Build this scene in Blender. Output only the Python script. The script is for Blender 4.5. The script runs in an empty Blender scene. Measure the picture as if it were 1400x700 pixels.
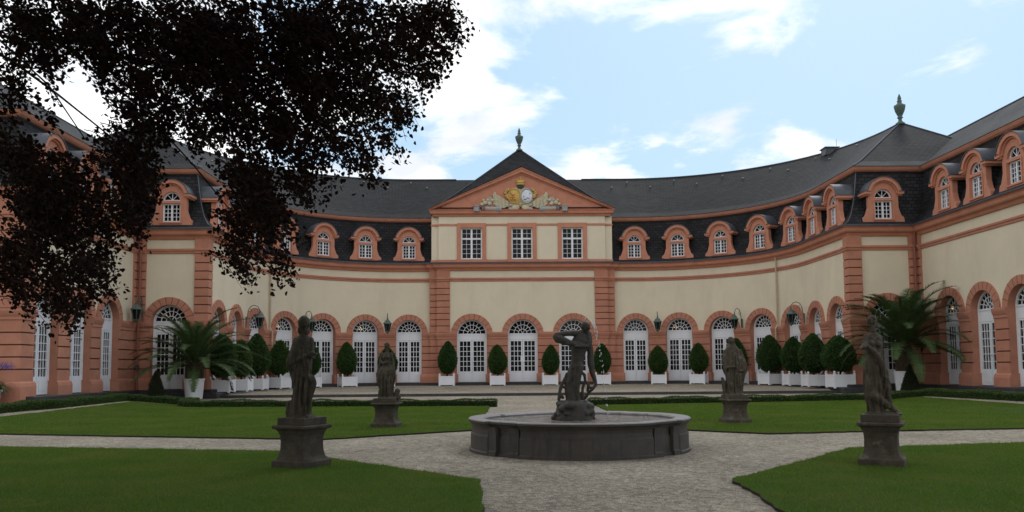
import bpy, bmesh, math, random
import numpy as np
from mathutils import Vector, Matrix, noise as mnoise
random.seed(7); np.random.seed(7)
R = math.radians
SC = bpy.context.scene
COL = SC.collection

# ------------------------------------------------------------------ camera
cam_d = bpy.data.cameras.new('camera'); cam = bpy.data.objects.new('camera', cam_d); COL.objects.link(cam)
cam_d.sensor_width = 36.0; cam_d.lens = 28.8
cam_d.shift_y = (421 - 350) / 1400.0
cam_d.clip_start = 0.1; cam_d.clip_end = 4000
cam.rotation_mode = 'XYZ'
ROLL = 0.0075
cam.matrix_world = Matrix.Translation((0, 0, 1.6)) @ Matrix.Rotation(R(90) + math.atan(82 / 1120.0), 4, 'X') @ Matrix.Rotation(-ROLL, 4, 'Z')
SC.camera = cam

# ------------------------------------------------------------------ world, sun, exposure
W_ = bpy.data.worlds.new('World'); SC.world = W_; W_.use_nodes = True
nt = W_.node_tree; nt.nodes.clear()
def N(t, tp, **kw):
    n = t.nodes.new(tp)
    for k, v in kw.items(): setattr(n, k, v)
    return n
SUN_EL, SUN_AZ = R(48), R(25)      # behind the building, a little to the right
out = N(nt, 'ShaderNodeOutputWorld'); bg = N(nt, 'ShaderNodeBackground')
sky = N(nt, 'ShaderNodeTexSky'); sky.sky_type = 'NISHITA'; sky.sun_disc = False
sky.sun_elevation = SUN_EL; sky.sun_rotation = SUN_AZ; sky.air_density = 1.0; sky.dust_density = 2.0; sky.ozone_density = 1.5
tc = N(nt, 'ShaderNodeTexCoord'); sep = N(nt, 'ShaderNodeSeparateXYZ')
nt.links.new(tc.outputs['Generated'], sep.inputs[0])
ad = N(nt, 'ShaderNodeMath', operation='ADD'); ad.inputs[1].default_value = 0.22
nt.links.new(sep.outputs['Z'], ad.inputs[0])
mx = N(nt, 'ShaderNodeMath', operation='MAXIMUM'); mx.inputs[1].default_value = 0.05
nt.links.new(ad.outputs[0], mx.inputs[0])
dx = N(nt, 'ShaderNodeMath', operation='DIVIDE'); dy = N(nt, 'ShaderNodeMath', operation='DIVIDE')
nt.links.new(sep.outputs['X'], dx.inputs[0]); nt.links.new(mx.outputs[0], dx.inputs[1])
nt.links.new(sep.outputs['Y'], dy.inputs[0]); nt.links.new(mx.outputs[0], dy.inputs[1])
cmb = N(nt, 'ShaderNodeCombineXYZ'); nt.links.new(dx.outputs[0], cmb.inputs[0]); nt.links.new(dy.outputs[0], cmb.inputs[1])
cmb.inputs[2].default_value = 15.1
n1 = N(nt, 'ShaderNodeTexNoise'); n1.inputs['Scale'].default_value = 3.3; n1.inputs['Detail'].default_value = 9; n1.inputs['Roughness'].default_value = 0.56; n1.inputs['Distortion'].default_value = 0.25
nt.links.new(cmb.outputs[0], n1.inputs['Vector'])
# more cloud towards the left of the view
grad = N(nt, 'ShaderNodeMapRange'); grad.inputs['From Min'].default_value = -0.35; grad.inputs['From Max'].default_value = 0.30
grad.inputs['To Min'].default_value = 0.23; grad.inputs['To Max'].default_value = -0.02
nt.links.new(sep.outputs['X'], grad.inputs['Value'])
grad2 = N(nt, 'ShaderNodeMapRange'); grad2.inputs['From Min'].default_value = 0.35; grad2.inputs['From Max'].default_value = -0.3
grad2.inputs['To Min'].default_value = 0.0; grad2.inputs['To Max'].default_value = 0.22       # unseen cloud added behind the viewer to whiten the light on the facade
nt.links.new(sep.outputs['Y'], grad2.inputs['Value'])
gsum = N(nt, 'ShaderNodeMath', operation='ADD'); nt.links.new(grad.outputs[0], gsum.inputs[0]); nt.links.new(grad2.outputs[0], gsum.inputs[1])
sm = N(nt, 'ShaderNodeMath', operation='ADD'); nt.links.new(n1.outputs['Fac'], sm.inputs[0]); nt.links.new(gsum.outputs[0], sm.inputs[1])
cr = N(nt, 'ShaderNodeMapRange', interpolation_type='SMOOTHSTEP'); cr.inputs['From Min'].default_value = 0.515; cr.inputs['From Max'].default_value = 0.67
cr.inputs['To Max'].default_value = 0.95
nt.links.new(sm.outputs[0], cr.inputs['Value'])
# cloud shading: a second noise makes grey and white parts
n2 = N(nt, 'ShaderNodeTexNoise'); n2.inputs['Scale'].default_value = 3.2; n2.inputs['Detail'].default_value = 6
nt.links.new(cmb.outputs[0], n2.inputs['Vector'])
cramp = N(nt, 'ShaderNodeMixRGB'); cramp.inputs[1].default_value = (7.4, 7.7, 8.2, 1); cramp.inputs[2].default_value = (10.4, 10.4, 10.3, 1)
cm = N(nt, 'ShaderNodeMapRange'); cm.inputs['From Min'].default_value = 0.38; cm.inputs['From Max'].default_value = 0.6
nt.links.new(n2.outputs['Fac'], cm.inputs['Value']); nt.links.new(cm.outputs[0], cramp.inputs[0])
# thin veil whitens the blue
veil = N(nt, 'ShaderNodeMixRGB'); veil.inputs[0].default_value = 0.78; veil.inputs[2].default_value = (4.2, 6.3, 8.3, 1)
nt.links.new(sky.outputs[0], veil.inputs[1])
mixc = N(nt, 'ShaderNodeMixRGB'); nt.links.new(cr.outputs[0], mixc.inputs[0]); nt.links.new(veil.outputs[0], mixc.inputs[1]); nt.links.new(cramp.outputs[0], mixc.inputs[2])
nt.links.new(mixc.outputs[0], bg.inputs[0]); bg.inputs[1].default_value = 0.125
nt.links.new(bg.outputs[0], out.inputs[0])
sd = bpy.data.lights.new('sun', 'SUN'); sd.energy = 0.8; sd.angle = R(14); sd.color = (1.0, 0.96, 0.9)
so = bpy.data.objects.new('sun', sd); COL.objects.link(so)
v = Vector((math.sin(SUN_AZ) * math.cos(SUN_EL), math.cos(SUN_AZ) * math.cos(SUN_EL), math.sin(SUN_EL)))
so.rotation_euler = v.to_track_quat('Z', 'Y').to_euler(); so.location = (0, 30, 60)
SC.view_settings.view_transform = 'Standard'; SC.view_settings.look = 'None'
SC.view_settings.exposure = 0.0; SC.view_settings.gamma = 1.0; SC.view_settings.use_curve_mapping = False

# ------------------------------------------------------------------ materials
def mat(name, col, rough=0.8, var=0.15, scale=3.0, bump=0.0, bscale=30.0, metal=0.0, spec=0.3, col2=None, stain=None, detail=6, coords='Object', streak=None):
    m = bpy.data.materials.new(name); m.use_nodes = True; t = m.node_tree
    b = t.nodes['Principled BSDF']
    b.inputs['Roughness'].default_value = rough; b.inputs['Metallic'].default_value = metal
    b.inputs['Specular IOR Level'].default_value = spec
    tc = N(t, 'ShaderNodeTexCoord')
    no = N(t, 'ShaderNodeTexNoise'); no.inputs['Scale'].default_value = scale; no.inputs['Detail'].default_value = detail; no.inputs['Roughness'].default_value = 0.6
    t.links.new(tc.outputs[coords], no.inputs['Vector'])
    mr = N(t, 'ShaderNodeMapRange'); mr.inputs['From Min'].default_value = 0.3; mr.inputs['From Max'].default_value = 0.7
    t.links.new(no.outputs['Fac'], mr.inputs['Value'])
    mi = N(t, 'ShaderNodeMixRGB')
    c2 = col2 if col2 else tuple(min(1, c * (1 + var)) for c in col)
    c1 = col if col2 else tuple(c * (1 - var) for c in col)
    mi.inputs[1].default_value = (*c1, 1); mi.inputs[2].default_value = (*c2, 1)
    t.links.new(mr.outputs[0], mi.inputs[0])
    last = mi.outputs[0]
    if stain:
        n3 = N(t, 'ShaderNodeTexNoise'); n3.inputs['Scale'].default_value = stain[1]; n3.inputs['Detail'].default_value = 8; n3.inputs['Roughness'].default_value = 0.7
        if streak:
            mp = N(t, 'ShaderNodeMapping'); mp.inputs['Scale'].default_value = streak
            t.links.new(tc.outputs[coords], mp.inputs[0]); t.links.new(mp.outputs[0], n3.inputs['Vector'])
        else:
            t.links.new(tc.outputs[coords], n3.inputs['Vector'])
        r3 = N(t, 'ShaderNodeMapRange'); r3.inputs['From Min'].default_value = stain[2]; r3.inputs['From Max'].default_value = stain[2] + 0.16; r3.inputs['To Max'].default_value = stain[3]
        t.links.new(n3.outputs['Fac'], r3.inputs['Value'])
        m3 = N(t, 'ShaderNodeMixRGB'); m3.inputs[2].default_value = (*stain[0], 1)
        t.links.new(r3.outputs[0], m3.inputs[0]); t.links.new(last, m3.inputs[1]); last = m3.outputs[0]
    t.links.new(last, b.inputs['Base Color'])
    if bump:
        n4 = N(t, 'ShaderNodeTexNoise'); n4.inputs['Scale'].default_value = bscale; n4.inputs['Detail'].default_value = 5
        t.links.new(tc.outputs[coords], n4.inputs['Vector'])
        bp = N(t, 'ShaderNodeBump'); bp.inputs['Strength'].default_value = bump; bp.inputs['Distance'].default_value = 0.02
        t.links.new(n4.outputs['Fac'], bp.inputs['Height']); t.links.new(bp.outputs[0], b.inputs['Normal'])
    return m

M = {}
M['cream'] = mat('cream_render', (0.68, 0.595, 0.45), 0.9, 0.05, 0.6, 0.15, 25, stain=((0.57, 0.48, 0.355), 0.5, 0.50, 0.4), streak=(1.5, 1.5, 0.35))
M['red'] = mat('red_sandstone', (0.44, 0.195, 0.128), 0.9, 0.14, 1.8, 0.3, 18, stain=((0.26, 0.10, 0.07), 0.9, 0.54, 0.55))
M['redpaint'] = mat('red_painted_stone', (0.50, 0.215, 0.138), 0.85, 0.10, 1.5, 0.15, 20, stain=((0.34, 0.12, 0.08), 1.3, 0.55, 0.5))
M['joint'] = mat('dark_mortar', (0.14, 0.05, 0.035), 0.95, 0.1)
M['white'] = mat('white_paint', (0.74, 0.75, 0.78), 0.5, 0.04, 2.0, spec=0.4, stain=((0.5, 0.5, 0.5), 1.5, 0.58, 0.4))
M['lead'] = mat('lead_sheet', (0.055, 0.062, 0.075), 0.55, 0.2, 4.0, spec=0.5, stain=((0.11, 0.12, 0.14), 3, 0.55, 0.6))
M['copper'] = mat('green_copper', (0.08, 0.12, 0.105), 0.6, 0.25, 6.0, spec=0.4, stain=((0.05, 0.07, 0.05), 9, 0.5, 0.7))
M['darkstone'] = mat('dark_basalt_step', (0.045, 0.043, 0.043), 0.7, 0.25, 3.0, 0.3, 20, stain=((0.09, 0.085, 0.075), 2.0, 0.55, 0.6))
M['stone'] = mat('weathered_statue_stone', (0.064, 0.051, 0.037), 0.92, 0.35, 7.0, 0.6, 40, stain=((0.20, 0.185, 0.145), 5.5, 0.56, 0.75), detail=9)
M['stoneb'] = mat('greenish_weathered_stone', (0.060, 0.049, 0.035), 0.92, 0.4, 6.0, 0.6, 40, stain=((0.028, 0.026, 0.020), 4.0, 0.5, 0.8), detail=9)
M['basin'] = mat('wet_basin_stone', (0.048, 0.040, 0.033), 0.6, 0.25, 3.0, 0.35, 35, stain=((0.022, 0.019, 0.017), 2.6, 0.53, 0.85), streak=(3, 3, 0.35), spec=0.4)
M['rim'] = mat('grey_basin_rim', (0.17, 0.15, 0.145), 0.45, 0.25, 4.0, 0.3, 35, stain=((0.08, 0.07, 0.065), 3, 0.52, 0.7), spec=0.5)
M['bronze'] = mat('dark_bronze_green', (0.036, 0.031, 0.024), 0.62, 0.35, 9.0, 0.4, 45, stain=((0.10, 0.095, 0.075), 5, 0.58, 0.6), spec=0.4)
M['bark'] = mat('bark', (0.028, 0.023, 0.02), 0.95, 0.3, 8.0, 0.8, 20)
M['gold'] = mat('gilding', (0.52, 0.34, 0.09), 0.45, 0.3, 9, metal=0.35, stain=((0.25, 0.16, 0.06), 9, 0.5, 0.6))
M['silver'] = mat('silver_paint', (0.55, 0.57, 0.6), 0.4, 0.15, 8, metal=0.3)
M['trophy'] = mat('pale_relief', (0.50, 0.45, 0.31), 0.8, 0.25, 7, 0.3, 20, stain=((0.40, 0.20, 0.12), 5, 0.56, 0.6))
M['trophy2'] = mat('blue_grey_relief', (0.30, 0.32, 0.31), 0.8, 0.2, 7)
M['dark'] = mat('dark_relief', (0.06, 0.06, 0.06), 0.8)
M['redflag'] = mat('red_relief', (0.5, 0.08, 0.05), 0.8)
M['pot'] = mat('white_pot', (0.72, 0.73, 0.76), 0.5, 0.05, 3.0)
M['soil'] = mat('potting_soil', (0.03, 0.022, 0.016), 0.95)
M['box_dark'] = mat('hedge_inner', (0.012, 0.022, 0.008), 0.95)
M['pipe_red'] = mat('red_downpipe', (0.26, 0.09, 0.06), 0.5)
M['pipe_cream'] = mat('cream_downpipe', (0.46, 0.38, 0.25), 0.5)
M['paper'] = mat('paper_notice', (0.75, 0.75, 0.7), 0.8)

def leafmat(name, col, col2, trans=0.25, rough=0.55, spec=0.25):
    m = bpy.data.materials.new(name); m.use_nodes = True; t = m.node_tree; b = t.nodes['Principled BSDF']
    g = N(t, 'ShaderNodeNewGeometry'); mi = N(t, 'ShaderNodeMixRGB')
    mi.inputs[1].default_value = (*col, 1); mi.inputs[2].default_value = (*col2, 1)
    t.links.new(g.outputs['Random Per Island'], mi.inputs[0]); t.links.new(mi.outputs[0], b.inputs['Base Color'])
    b.inputs['Roughness'].default_value = rough; b.inputs['Specular IOR Level'].default_value = spec
    if 'grass' in name:
        tc = N(t, 'ShaderNodeTexCoord'); nz = N(t, 'ShaderNodeTexNoise'); nz.inputs['Scale'].default_value = 0.55; nz.inputs['Detail'].default_value = 7; nz.inputs['Roughness'].default_value = 0.65
        t.links.new(tc.outputs['Object'], nz.inputs['Vector']); r_ = N(t, 'ShaderNodeMapRange'); r_.inputs['From Min'].default_value = 0.42; r_.inputs['From Max'].default_value = 0.68; t.links.new(nz.outputs['Fac'], r_.inputs['Value'])
        m4 = N(t, 'ShaderNodeMixRGB'); m4.inputs[2].default_value = (0.150, 0.180, 0.030, 1); t.links.new(r_.outputs[0], m4.inputs[0]); t.links.new(mi.outputs[0], m4.inputs[1]); mi = m4; t.links.new(mi.outputs[0], b.inputs['Base Color'])
    tr = N(t, 'ShaderNodeBsdfTranslucent'); t.links.new(mi.outputs[0], tr.inputs[0])
    ms = N(t, 'ShaderNodeMixShader'); ms.inputs[0].default_value = trans
    t.links.new(b.outputs[0], ms.inputs[1]); t.links.new(tr.outputs[0], ms.inputs[2])
    t.links.new(ms.outputs[0], t.nodes['Material Output'].inputs[0])
    return m
M['topiary'] = leafmat('topiary_leaf', (0.022, 0.055, 0.013), (0.060, 0.125, 0.028))
M['topiary_yellow'] = leafmat('young_topiary_leaf', (0.035, 0.075, 0.014), (0.07, 0.13, 0.03))
M['hedge'] = leafmat('hedge_leaf', (0.030, 0.060, 0.012), (0.075, 0.12, 0.03))
M['yew'] = leafmat('conifer_leaf', (0.018, 0.028, 0.012), (0.05, 0.05, 0.025))
M['beech'] = leafmat('copper_beech_leaf', (0.012, 0.006, 0.005), (0.034, 0.018, 0.012), 0.10, 0.8, 0.08)
M['palm'] = leafmat('palm_leaf', (0.034, 0.062, 0.020), (0.078, 0.120, 0.042), 0.2, 0.6, 0.15)
M['grass'] = leafmat('grass_blade', (0.070, 0.135, 0.012), (0.105, 0.185, 0.020), 0.35, 0.8)
M['flower'] = leafmat('blue_flower', (0.10, 0.07, 0.28), (0.18, 0.13, 0.40), 0.2)
M['palmtrunk'] = mat('palm_trunk', (0.075, 0.055, 0.035), 0.95, 0.4, 12, 0.8, 15)

# slates: small overlapping courses in UV metres
def slate():
    m = bpy.data.materials.new('slate_roof'); m.use_nodes = True; t = m.node_tree; b = t.nodes['Principled BSDF']
    uv = N(t, 'ShaderNodeUVMap')
    nz = N(t, 'ShaderNodeTexNoise'); nz.inputs['Scale'].default_value = 1.3; t.links.new(uv.outputs[0], nz.inputs['Vector'])
    ma = N(t, 'ShaderNodeVectorMath', operation='MULTIPLY_ADD'); ma.inputs[1].default_value = (0.12, 0.12, 0)
    t.links.new(nz.outputs['Color'], ma.inputs[0]); t.links.new(uv.outputs[0], ma.inputs[2])
    br = N(t, 'ShaderNodeTexBrick'); br.inputs['Scale'].default_value = 1.0
    br.inputs['Brick Width'].default_value = 0.34; br.inputs['Row Height'].default_value = 0.20; br.inputs['Mortar Size'].default_value = 0.028; br.inputs['Mortar Smooth'].default_value = 0.6
    br.inputs['Color1'].default_value = (0.013, 0.013, 0.014, 1); br.inputs['Color2'].default_value = (0.027, 0.026, 0.029, 1); br.inputs['Mortar'].default_value = (0.005, 0.005, 0.005, 1)
    t.links.new(ma.outputs[0], br.inputs['Vector'])
    n = N(t, 'ShaderNodeTexNoise'); n.inputs['Scale'].default_value = 0.5; n.inputs['Detail'].default_value = 7; t.links.new(uv.outputs[0], n.inputs['Vector'])
    mr = N(t, 'ShaderNodeMapRange'); mr.inputs['From Min'].default_value = 0.3; mr.inputs['From Max'].default_value = 0.7; mr.inputs['To Min'].default_value = 0.65; mr.inputs['To Max'].default_value = 1.5
    t.links.new(n.outputs['Fac'], mr.inputs['Value'])
    mu = N(t, 'ShaderNodeVectorMath', operation='SCALE'); t.links.new(br.outputs['Color'], mu.inputs[0]); t.links.new(mr.outputs[0], mu.inputs['Scale'])
    t.links.new(mu.outputs[0], b.inputs['Base Color'])
    rr = N(t, 'ShaderNodeMapRange'); rr.inputs['To Min'].default_value = 0.55; rr.inputs['To Max'].default_value = 0.85; t.links.new(n.outputs['Fac'], rr.inputs['Value'])
    t.links.new(rr.outputs[0], b.inputs['Roughness']); b.inputs['Specular IOR Level'].default_value = 0.16
    bp = N(t, 'ShaderNodeBump'); bp.inputs['Strength'].default_value = 0.7; bp.inputs['Distance'].default_value = 0.04
    t.links.new(br.outputs['Color'], bp.inputs['Height']); t.links.new(bp.outputs[0], b.inputs['Normal'])
    return m
M['slate'] = slate()

def glass():
    m = bpy.data.materials.new('dark_window_glass'); m.use_nodes = True; t = m.node_tree; b = t.nodes['Principled BSDF']
    tc = N(t, 'ShaderNodeTexCoord'); n = N(t, 'ShaderNodeTexNoise'); n.inputs['Scale'].default_value = 1.7; n.inputs['Detail'].default_value = 2
    t.links.new(tc.outputs['Object'], n.inputs['Vector'])
    mi = N(t, 'ShaderNodeMixRGB'); mi.inputs[1].default_value = (0.003, 0.003, 0.003, 1); mi.inputs[2].default_value = (0.016, 0.016, 0.017, 1)
    t.links.new(n.outputs['Fac'], mi.inputs[0]); t.links.new(mi.outputs[0], b.inputs['Base Color'])
    b.inputs['Roughness'].default_value = 0.08; b.inputs['Specular IOR Level'].default_value = 0.15
    bp = N(t, 'ShaderNodeBump'); bp.inputs['Strength'].default_value = 0.05; bp.inputs['Distance'].default_value = 0.05
    n2 = N(t, 'ShaderNodeTexNoise'); n2.inputs['Scale'].default_value = 4; t.links.new(tc.outputs['Object'], n2.inputs['Vector'])
    t.links.new(n2.outputs['Fac'], bp.inputs['Height']); t.links.new(bp.outputs[0], b.inputs['Normal'])
    return m
M['glass'] = glass()

def gravel():
    m = bpy.data.materials.new('pale_gravel'); m.use_nodes = True; t = m.node_tree; b = t.nodes['Principled BSDF']
    tc = N(t, 'ShaderNodeTexCoord')
    vo = N(t, 'ShaderNodeTexVoronoi'); vo.inputs['Scale'].default_value = 60; t.links.new(tc.outputs['Object'], vo.inputs['Vector'])
    v2 = N(t, 'ShaderNodeTexVoronoi'); v2.inputs['Scale'].default_value = 13; t.links.new(tc.outputs['Object'], v2.inputs['Vector'])
    sp = N(t, 'ShaderNodeSeparateColor'); t.links.new(vo.outputs['Color'], sp.inputs[0])
    sp2 = N(t, 'ShaderNodeSeparateColor'); t.links.new(v2.outputs['Color'], sp2.inputs[0])
    n = N(t, 'ShaderNodeTexNoise'); n.inputs['Scale'].default_value = 0.45; n.inputs['Detail'].default_value = 8; n.inputs['Roughness'].default_value = 0.65; t.links.new(tc.outputs['Object'], n.inputs['Vector'])
    a = N(t, 'ShaderNodeMixRGB'); a.inputs[1].default_value = (0.23, 0.195, 0.148, 1); a.inputs[2].default_value = (0.54, 0.475, 0.375, 1); t.links.new(sp.outputs[0], a.inputs[0])
    a2 = N(t, 'ShaderNodeMixRGB'); a2.blend_type = 'MULTIPLY'; a2.inputs[0].default_value = 0.45; t.links.new(a.outputs[0], a2.inputs[1])
    t.links.new(sp2.outputs[0], a2.inputs[2])
    mr = N(t, 'ShaderNodeMapRange'); mr.inputs['From Min'].default_value = 0.3; mr.inputs['From Max'].default_value = 0.7; mr.inputs['To Min'].default_value = 0.72; mr.inputs['To Max'].default_value = 1.15; t.links.new(n.outputs['Fac'], mr.inputs['Value'])
    s = N(t, 'ShaderNodeVectorMath', operation='SCALE'); t.links.new(a2.outputs[0], s.inputs[0]); t.links.new(mr.outputs[0], s.inputs['Scale'])
    t.links.new(s.outputs[0], b.inputs['Base Color']); b.inputs['Roughness'].default_value = 0.95; b.inputs['Specular IOR Level'].default_value = 0.15
    bp = N(t, 'ShaderNodeBump'); bp.inputs['Strength'].default_value = 0.9; bp.inputs['Distance'].default_value = 0.02
    t.links.new(vo.outputs['Distance'], bp.inputs['Height']); t.links.new(bp.outputs[0], b.inputs['Normal'])
    return m
M['gravel'] = gravel()
M['lawn'] = mat('lawn_soil_green', (0.034, 0.062, 0.008), 0.95, 0.3, 1.2, 0.8, 60, col2=(0.046, 0.080, 0.012), spec=0.1, stain=((0.05, 0.065, 0.015), 0.35, 0.55, 0.5))

def water():
    m = bpy.data.materials.new('fountain_water'); m.use_nodes = True; t = m.node_tree; b = t.nodes['Principled BSDF']
    b.inputs['Base Color'].default_value = (0.20, 0.17, 0.14, 1); b.inputs['Roughness'].default_value = 0.04; b.inputs['IOR'].default_value = 1.33
    b.inputs['Specular IOR Level'].default_value = 0.6
    tc = N(t, 'ShaderNodeTexCoord'); n = N(t, 'ShaderNodeTexNoise'); n.inputs['Scale'].default_value = 4.0; n.inputs['Detail'].default_value = 4; t.links.new(tc.outputs['Object'], n.inputs['Vector'])
    bp = N(t, 'ShaderNodeBump'); bp.inputs['Strength'].default_value = 1.0; bp.inputs['Distance'].default_value = 0.3
    t.links.new(n.outputs['Fac'], bp.inputs['Height']); t.links.new(bp.outputs[0], b.inputs['Normal'])
    return m
M['water'] = water()
mw = bpy.data.materials.new('falling_water'); mw.use_nodes = True
b_ = mw.node_tree.nodes['Principled BSDF']; b_.inputs['Base Color'].default_value = (0.85, 0.9, 0.95, 1); b_.inputs['Roughness'].default_value = 0.15; b_.inputs['Transmission Weight'].default_value = 0.45; b_.inputs['IOR'].default_value = 1.33
M['spray'] = mw
ml = bpy.data.materials.new('lit_lamp_bulb'); ml.use_nodes = True
b_ = ml.node_tree.nodes['Principled BSDF']; b_.inputs['Base Color'].default_value = (0.8, 0.5, 0.2, 1); b_.inputs['Emission Color'].default_value = (1.0, 0.55, 0.2, 1); b_.inputs['Emission Strength'].default_value = 1.3
M['lamp'] = ml

# ------------------------------------------------------------------ object helpers
def tag(o, label=None, cat=None, group=None, kind=None):
    if label: o['label'] = label
    if cat: o['category'] = cat
    if group: o['group'] = group
    if kind: o['kind'] = kind
    return o
def empty(name, loc=(0, 0, 0), rz=0, label=None, cat=None, group=None):
    o = bpy.data.objects.new(name, None); COL.objects.link(o); o.location = loc; o.rotation_euler = (0, 0, rz)
    o.empty_display_size = 0.3
    return tag(o, label, cat, group)
def copy_tree(o, parent=None):
    c = o.copy(); COL.objects.link(c)
    if parent: c.parent = parent
    for ch in list(o.children): copy_tree(ch, c)
    return c

class MB:
    def __init__(s): s.v = []; s.f = []; s.m = []; s.uv = []
    def add(s, vs, fs, mi=0, uvs=None):
        o = len(s.v); s.v += [tuple(p) for p in vs]
        for k, f in enumerate(fs):
            s.f.append(tuple(i + o for i in f)); s.m.append(mi)
            s.uv.append(uvs[k] if uvs else None)
    def quad(s, a, b, c, d, mi=0, uv=None): s.add([a, b, c, d], [(0, 1, 2, 3)], mi, [uv] if uv else None)
    def box(s, x0, x1, y0, y1, z0, z1, mi=0):
        s.add([(x0, y0, z0), (x1, y0, z0), (x1, y1, z0), (x0, y1, z0), (x0, y0, z1), (x1, y0, z1), (x1, y1, z1), (x0, y1, z1)],
              [(0, 3, 2, 1), (4, 5, 6, 7), (0, 1, 5, 4), (1, 2, 6, 5), (2, 3, 7, 6), (3, 0, 4, 7)], mi)
    def bar(s, p, q, w, t=None, mi=0, up=(0, 1, 0)):        # rectangular bar from p to q
        p = Vector(p); q = Vector(q); t = t or w; d = (q - p).normalized(); u = Vector(up); a = d.cross(u)
        if a.length < 1e-5: a = d.cross(Vector((1, 0, 0)))
        a.normalize(); b = a.cross(d).normalized(); a *= w / 2; b *= t / 2
        vs = [p - a - b, p + a - b, p + a + b, p - a + b, q - a - b, q + a - b, q + a + b, q - a + b]
        s.add(vs, [(0, 3, 2, 1), (4, 5, 6, 7), (0, 1, 5, 4), (1, 2, 6, 5), (2, 3, 7, 6), (3, 0, 4, 7)], mi)
    def tube(s, pts, rad, n=8, mi=0, cap=True):
        pts = [Vector(p) for p in pts]
        if not isinstance(rad, (list, tuple)): rad = [rad] * len(pts)
        vs = []; ref = None
        for i, p in enumerate(pts):
            d = (pts[min(i + 1, len(pts) - 1)] - pts[max(i - 1, 0)]).normalized()
            if ref is None: ref = d.orthogonal().normalized()
            a = (ref - d * ref.dot(d))
            if a.length < 1e-4: a = d.orthogonal()
            a.normalize(); ref = a; b = d.cross(a)
            for k in range(n):
                an = 2 * math.pi * k / n; vs.append(p + (a * math.cos(an) + b * math.sin(an)) * rad[i])
        fs = []
        for i in range(len(pts) - 1):
            for k in range(n):
                k2 = (k + 1) % n; fs.append((i * n + k, i * n + k2, (i + 1) * n + k2, (i + 1) * n + k))
        if cap: fs.append(tuple(range(n))[::-1]); fs.append(tuple((len(pts) - 1) * n + k for k in range(n)))
        s.add(vs, fs, mi)
    def lathe(s, prof, n=16, c=(0, 0, 0), mi=0, cap=True, rot=0):
        vs = []
        for r, z in prof:
            for k in range(n):
                a = 2 * math.pi * k / n + rot; vs.append((c[0] + r * math.cos(a), c[1] + r * math.sin(a), c[2] + z))
        fs = []
        for i in range(len(prof) - 1):
            for k in range(n):
                k2 = (k + 1) % n; fs.append((i * n + k, i * n + k2, (i + 1) * n + k2, (i + 1) * n + k))
        if cap: fs.append(tuple(range(n))[::-1]); fs.append(tuple((len(prof) - 1) * n + k for k in range(n)))
        s.add(vs, fs, mi)
    def ell(s, c, r, n=12, mi=0, rot=None):
        vs = []; m = n // 2 + 1
        for i in range(m + 1):
            th = math.pi * i / m
            for k in range(n):
                a = 2 * math.pi * k / n; p = Vector((r[0] * math.sin(th) * math.cos(a), r[1] * math.sin(th) * math.sin(a), r[2] * math.cos(th)))
                if rot: p = rot @ p
                vs.append(p + Vector(c))
        fs = []
        for i in range(m):
            for k in range(n):
                k2 = (k + 1) % n; fs.append((i * n + k, (i + 1) * n + k, (i + 1) * n + k2, i * n + k2))
        s.add(vs, fs, mi)
    def ring(s, cx, cz, r0, r1, a0, a1, y0, y1, n=16, mi=0, caps=True):   # arch ring in XZ, thickness in Y
        for i in range(n):
            p = a0 + (a1 - a0) * i / n; q = a0 + (a1 - a0) * (i + 1) / n
            P = lambda r, a, y: (cx + r * math.cos(a), y, cz + r * math.sin(a))
            A = [P(r0, p, y0), P(r1, p, y0), P(r1, q, y0), P(r0, q, y0), P(r0, p, y1), P(r1, p, y1), P(r1, q, y1), P(r0, q, y1)]
            fs = [(0, 1, 2, 3), (7, 6, 5, 4), (1, 5, 6, 2), (0, 3, 7, 4)]
            if caps and i == 0: fs.append((0, 4, 5, 1))
            if caps and i == n - 1: fs.append((3, 2, 6, 7))
            s.add(A, fs, mi)
    def build(s, name, mats, parent=None, smooth=False, merge=False):
        me = bpy.data.meshes.new(name); me.from_pydata(s.v, [], s.f)
        if not isinstance(mats, (list, tuple)): mats = [mats]
        for m in mats: me.materials.append(m)
        if len(mats) > 1: me.polygons.foreach_set('material_index', s.m)
        if any(u is not None for u in s.uv):
            ul = me.uv_layers.new(name='UVMap'); k = 0; flat = []
            for f, u in zip(s.f, s.uv):
                for j in range(len(f)): flat += list(u[j]) if u else [0.0, 0.0]
            ul.data.foreach_set('uv', flat)
        if merge or smooth:
            bm = bmesh.new(); bm.from_mesh(me); bmesh.ops.remove_doubles(bm, verts=bm.verts, dist=1e-4)
            bmesh.ops.recalc_face_normals(bm, faces=bm.faces); bm.to_mesh(me); bm.free()
        if smooth: me.polygons.foreach_set('use_smooth', [True] * len(me.polygons))
        o = bpy.data.objects.new(name, me); COL.objects.link(o)
        if parent: o.parent = parent
        return o

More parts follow.
